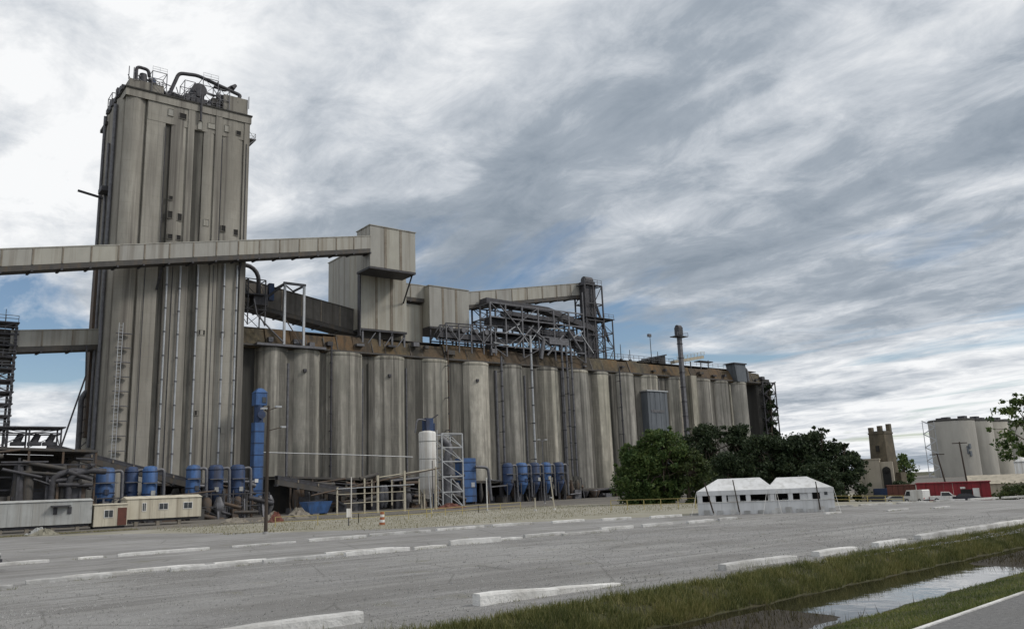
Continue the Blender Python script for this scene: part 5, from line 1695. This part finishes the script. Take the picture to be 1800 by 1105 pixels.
for i, (ax, ay, h, ln) in enumerate([(135.9, 63.4, 5.9, (-0.5, 0.9)), (137.1, 60.9, 7.6, (-0.2, 0.3))]):
    p = at(ax, ay, 158)
    t = thing('utility_pole', ['left leaning utility pole behind the red building', 'right taller utility pole with cross-arm behind the red building'][i], 'utility pole', (p.x, p.y, -1.8), 'utility poles behind the red building')
    MB().cyl((p.x, p.y, -1.8), (p.x + ln[0], p.y + ln[1], h), 0.16, 0.11, n=7).build('shaft', 'wood_pole', t)
    MB().bar((p.x + ln[0] - 0.5, p.y + ln[1] + 1.0, h - 0.2), (p.x + ln[0] + 0.5, p.y + ln[1] - 1.0, h - 0.2), 0.14).build('cross_arm', 'wood_pole', t)

# ------------------------------------------------------------------ vegetation


def leaf_cloud(pts, sizes, flat=0.5):
    """leaf-sized quads with random tilt, as arrays"""
    n = len(pts)
    a = rng.normal(size=(n, 3))
    a /= np.linalg.norm(a, axis=1)[:, None]
    b = rng.normal(size=(n, 3))
    b -= (b * a).sum(1)[:, None] * a
    b /= np.linalg.norm(b, axis=1)[:, None]
    s = sizes[:, None]
    v = np.stack([pts - a * s * 0.5, pts + b * s * flat * 0.6, pts + a * s * 0.6, pts - b * s * flat * 0.6], axis=1)
    return v.reshape(-1, 3)


def quads(name, v, m, parent=None, tri=False):
    org = np.array(parent_origin(parent)) if parent else np.zeros(3)
    v = v - org
    k = 3 if tri else 4
    n = len(v) // k
    me = bpy.data.meshes.new(name)
    me.vertices.add(len(v))
    me.vertices.foreach_set('co', v.astype(np.float32).ravel())
    me.loops.add(n * k)
    me.loops.foreach_set('vertex_index', np.arange(n * k, dtype=np.int32))
    me.polygons.add(n)
    me.polygons.foreach_set('loop_start', np.arange(0, n * k, k, dtype=np.int32))
    me.polygons.foreach_set('loop_total', np.full(n, k, dtype=np.int32))
    me.update(calc_edges=True)
    me.materials.append(MT[m])
    o = bpy.data.objects.new(name, me)
    COL.objects.link(o)
    if parent:
        o.parent = parent
    return o


def tree(label, x, y, h, w, m, n=9000, leaf=0.30, trunk=0.25, crown0=0.18, clumps=26, seed=0, name='tree', group=None, cat='tree', gap=0.5, zbase=None, cs=(0.12, 0.22)):
    r = random.Random(seed)
    zb = drop(x, y) if zbase is None else zbase
    t = thing(name, label, cat, (x, y, zb), group)
    tr = MB()
    top = zb + h * 0.72
    pts = [(x, y, zb - 0.3)] + [(x + r.uniform(-1, 1) * w * 0.03 * k, y + r.uniform(-1, 1) * w * 0.03 * k, zb + (top - zb) * k / 4) for k in range(1, 5)]
    tr.tube(pts, trunk, 8, [trunk * (1.25 - 0.24 * k) for k in range(5)])
    cl = []
    for c in range(clumps):
        u = r.uniform(0, 1) ** 0.8
        zc = zb + h * (crown0 + (1 - crown0) * u * 0.92)
        env = math.sin(math.pi * (0.12 + 0.80 * u)) ** 0.8
        a = r.uniform(0, 2 * math.pi)
        q = w / 2 * env * math.sqrt(r.uniform(0.05, 1)) * 0.86
        cl.append((x + q * math.cos(a), y + q * math.sin(a), zc, w * r.uniform(*cs) * (0.6 + 0.4 * env)))
    for c in range(clumps // 2):          # loose sprays that break the outline
        u = r.uniform(0.15, 1)
        zc = zb + h * (crown0 + (1 - crown0) * u * 0.97)
        env = math.sin(math.pi * (0.12 + 0.80 * u)) ** 0.8
        a = r.uniform(0, 2 * math.pi)
        q = w / 2 * env * r.uniform(0.88, 1.16)
        cl.append((x + q * math.cos(a), y + q * math.sin(a), zc, w * r.uniform(0.035, 0.075)))
    for (cx, cy, cz, cr) in cl[::2]:
        s = Vector(pts[r.choice((2, 3, 4))])
        e = Vector((cx, cy, cz))
        midp = s.lerp(e, 0.55) + Vector((0, 0, 0.06 * h))
        tr.tube([s, midp, e], 0.05, 5, [trunk * 0.4, trunk * 0.24, trunk * 0.08])
    tr.build('trunk', 'bark', t)
    per0 = max(20, n // clumps)
    P = []
    for ci, (cx, cy, cz, cr) in enumerate(cl):
        per = per0 if ci < clumps else per0 // 5
        g = rng.normal(size=(per, 3))
        g /= np.linalg.norm(g, axis=1)[:, None]
        g *= (rng.random((per, 1)) ** gap) * cr
        g[:, 2] *= 0.72
        g *= (1 + 0.35 * np.sin(g[:, [1]] * 7 / cr + cx) * np.cos(g[:, [0]] * 6 / cr))
        P.append(g + np.array([cx, cy, cz]))
    P = np.concatenate(P)
    quads('crown', leaf_cloud(P, leaf * (0.6 + 0.8 * rng.random(len(P)))), m, t)
    return t


tree('broad bright green bush left of the white tents, nearest the silos', 86.6, 83.2, 8.6, 8.0, 'leaf_green', 16000, 0.34, 0.3, 0.0, 60, 1)
tree('tallest bright green tree left of the white tents', 88.8, 80.4, 10.8, 8.4, 'leaf_green', 18000, 0.34, 0.3, 0.0, 66, 2)
tree('lower green bush directly behind the left tent', 91.0, 78.0, 8.0, 6.6, 'leaf_olive', 13000, 0.34, 0.28, 0.0, 54, 3)
tree('dark vine-like tree climbing the silos behind the green bushes', 131.0, 107.5, 14.6, 10.5, 'leaf_dark', 13000, 0.5, 0.35, 0.0, 50, 4)
tree('dark tree against the right end of the silo row', 135.2, 102.6, 14.0, 10.5, 'leaf_dark', 12000, 0.5, 0.35, 0.0, 46, 5)
tree('low dark tree just left of the dark clump behind the tents', 118.5, 91.5, 9.0, 10.0, 'leaf_dark', 12000, 0.42, 0.3, 0.0, 46, 6)
tree('tall dark tree at the left of the clump behind the tents', 121.5, 87.0, 12.3, 10.0, 'leaf_dark', 15000, 0.42, 0.32, 0.0, 56, 7)
tree('dark round tree in the middle of the clump behind the tents', 124.4, 83.0, 12.2, 10.0, 'leaf_dark', 15000, 0.42, 0.32, 0.0, 56, 8)
tree('dark pointed tree with the highest tip in the clump behind the tents', 126.6, 80.0, 13.6, 7.6, 'leaf_dark', 13000, 0.42, 0.3, 0.0, 50, 9)
tree('lower dark tree at the right end of the clump beside the beige building', 128.6, 77.2, 10.2, 8.0, 'leaf_dark', 13000, 0.42, 0.3, 0.0, 50, 10)
tree('dark shrub before the clump and right of the tents', 122.0, 77.5, 7.0, 8.5, 'leaf_dark', 9000, 0.36, 0.2, 0.0, 36, 16)
tree('dark creeper smothering the stair scaffold at the end of the silo row', 215.6, 150.6, 33.0, 5.0, 'leaf_dark', 9000, 0.6, 0.3, 0.0, 70, 17, name='creeper', cat='creeper')
tree('leafy green tree with open branches at the right edge', 112.4, 41.6, 14.0, 9.6, 'leaf_green', 4600, 0.44, 0.2, 0.36, 40, 11, gap=0.8, cs=(0.07, 0.13))
tree('small far green tree between the masonry tower and distant silos', 215.0, 111.5, 7.6, 9, 'leaf_green', 3000, 0.6, 0.3, 0.1, 20, 12)
tree('low green shrub before the long beige warehouse', 137.5, 54.5, 2.2, 6.0, 'leaf_olive', 3000, 0.3, 0.1, 0.0, 20, 13)
tree('low green shrub at the right edge before the warehouse', 139.0, 50.0, 2.4, 7.0, 'leaf_olive', 3000, 0.3, 0.1, 0.0, 20, 14)
tree('dark shrub at the foot of the masonry tower', 139.8, 73.4, 3.4, 4.0, 'leaf_dark', 3000, 0.3, 0.1, 0.0, 18, 15)

# grass on both banks of the ditch, on the verge and in lot cracks: too many blades to count
GX, GY, GZ = [], [], []


def ground_z(X, Y):
    rows = strip_rows(X)
    for (y0, z0, _), (y1, z1, _) in zip(rows, rows[1:]):
        if y0 <= Y <= y1:
            return z0 + (z1 - z0) * (Y - y0) / (y1 - y0) + drop(X, Y)
    return 0.0


def blades(name, label, m, n, fx, fy, hmin, hmax, width, lean=0.35, dens=None):
    xs = fx(n)
    ys = fy(xs, n)
    keep = np.ones(n, bool)
    if dens is not None:
        keep = rng.random(n) < dens(xs, ys)
    xs, ys = xs[keep], ys[keep]
    n = len(xs)
    zs = np.array([ground_z(a, b) for a, b in zip(xs, ys)])
    ok = zs > -0.62
    xs, ys, zs = xs[ok], ys[ok], zs[ok]
    n = len(xs)
    h = hmin + (hmax - hmin) * rng.random(n) ** 1.6
    an = rng.random(n) * 2 * np.pi
    wv = np.stack([np.cos(an), np.sin(an), np.zeros(n)], 1) * (width * (0.6 + 0.8 * rng.random(n)))[:, None]
    base = np.stack([xs, ys, zs - 0.02], 1)
    tip = base + np.stack([rng.normal(size=n) * lean * h, rng.normal(size=n) * lean * h, h], 1)
    v = np.stack([base - wv, base + wv, tip], 1).reshape(-1, 3)
    o = quads(name, v, m, None, True)
    tag(o, label, 'grass', kind='stuff')


def db(xs):
    return 15.45 + 0.068 * (np.clip(xs, -10, 60) - 16)


tuft = lambda x, y: 0.35 + 0.65 * (np.sin(x * 2.3 + np.sin(y * 3.1) * 1.3) * np.sin(y * 2.7 + x * 0.9) > -0.25)
blades('bank_grass', 'rough olive grass on the far bank between lot and ditch', 'grass_blade', 90000, lambda n: 6 + 50 * rng.random(n) ** 1.5, lambda x, n: db(x) - 0.35 + 1.65 * rng.random(n) ** 0.8, 0.06, 0.26, 0.013, dens=tuft)
blades('bank_grass', 'short greener grass on the near bank beside the road', 'grass_lush', 85000, lambda n: 9 + 45 * rng.random(n) ** 1.4, lambda x, n: np.maximum(db(x) - 3.8 - 3.6 * rng.random(n), 8.9 + 0.06 * (x - 18) + 0.3 * rng.random(n)), 0.03, 0.12, 0.010)
blades('verge_weeds', 'dry tan weeds on the verge beyond the lot', 'grass_dry', 16000, lambda n: 4 + 80 * rng.random(n), lambda x, n: np.maximum(60 + 42 * rng.random(n), np.where(x < 24, 98, np.where(x < 32, 70, 0)) + 3 * rng.random(n)), 0.05, 0.24, 0.03)
blades('ditch_weeds', 'dead brown weeds standing in the muddy ditch', 'grass_mud', 9000, lambda n: 9 + 34 * rng.random(n), lambda x, n: db(x) - 0.2 - 3.6 * rng.random(n), 0.08, 0.38, 0.010, dens=lambda x, y: np.where((x < 21.2) | (x > 33.5), 1.0, 0.05))
stops = [(a, b, 18.55 + dy) for (a, b, dy, h, s_) in near] + [(a, b, y) for (a, b, y, h) in mid] + [(a, b, y) for (a, b, y, h) in far]
sx = np.concatenate([a + (b - a) * rng.random(int(90 * (b - a))) for a, b, y in stops])
sy = np.concatenate([y + np.where(rng.random(int(90 * (b - a))) < 0.6, -0.24, 0.24) + 0.06 * rng.normal(size=int(90 * (b - a))) for a, b, y in stops])
kp = np.sin(sx * 1.9 + sy) + np.sin(sx * 4.7) > 0.25
sx, sy = sx[kp], sy[kp]
blades('waterline_grass', 'rank dark grass leaning over the far edge of the ditch water', 'grass_blade', 22000, lambda n: 6 + 48 * rng.random(n) ** 1.4, lambda x, n: db(x) - 0.22 + 0.5 * rng.random(n), 0.12, 0.34, 0.011)
blades('stop_weeds', 'sparse dry weeds along the feet of the wheel stops', 'grass_blade', len(sx), lambda n: sx, lambda x, n: sy, 0.03, 0.16, 0.010)
blades('tall_weeds', 'taller straggling weeds along the far edge of the ditch', 'grass_blade', 9000, lambda n: 6 + 48 * rng.random(n) ** 1.4, lambda x, n: db(x) - 0.1 + 1.5 * rng.random(n), 0.2, 0.5, 0.008, dens=lambda x, y: np.where(np.sin(x * 1.3) * np.sin(x * 0.37 + y * 2) > 0.25, 1.0, 0.04))
blades('lot_edge_weeds', 'scattered weeds creeping from the bank into the gravel', 'grass_blade', 9000, lambda n: 6 + 50 * rng.random(n) ** 1.4, lambda x, n: db(x) + 1.1 + np.abs(rng.normal(size=n)) * 0.45, 0.03, 0.15, 0.011, dens=lambda x, y: np.where(np.sin(x * 2.1 + y) + np.sin(x * 0.7) > 0.3, 0.8, 0.1))
# loose stones on the gravel lot
n = 26000
xs = 3 + 55 * rng.random(n) ** 1.5
ys = 17.2 + 22 * rng.random(n) ** 1.4
s = 0.012 + 0.03 * rng.random(n) ** 3
an = rng.random(n) * 6.28
c, si = np.cos(an) * s, np.sin(an) * s
z = np.full(n, 0.006)
v = np.stack([np.stack([xs + c, ys + si, z], 1), np.stack([xs - si, ys + c, z], 1), np.stack([xs - c, ys - si, z + s * 0.2], 1),
              np.stack([xs - c, ys - si, z], 1), np.stack([xs + c, ys + si, z], 1), np.stack([xs, ys, z + s * 1.1], 1),
              np.stack([xs + si, ys - c, z], 1), np.stack([xs - si, ys + c, z], 1), np.stack([xs, ys, z + s * 1.1], 1)], 1).reshape(-1, 3)
o = quads('loose_gravel', v, 'kerb_concrete', None, True)
tag(o, 'loose pale stones scattered over the gravel lot', 'gravel', kind='stuff')
print('objects', len(bpy.data.objects))
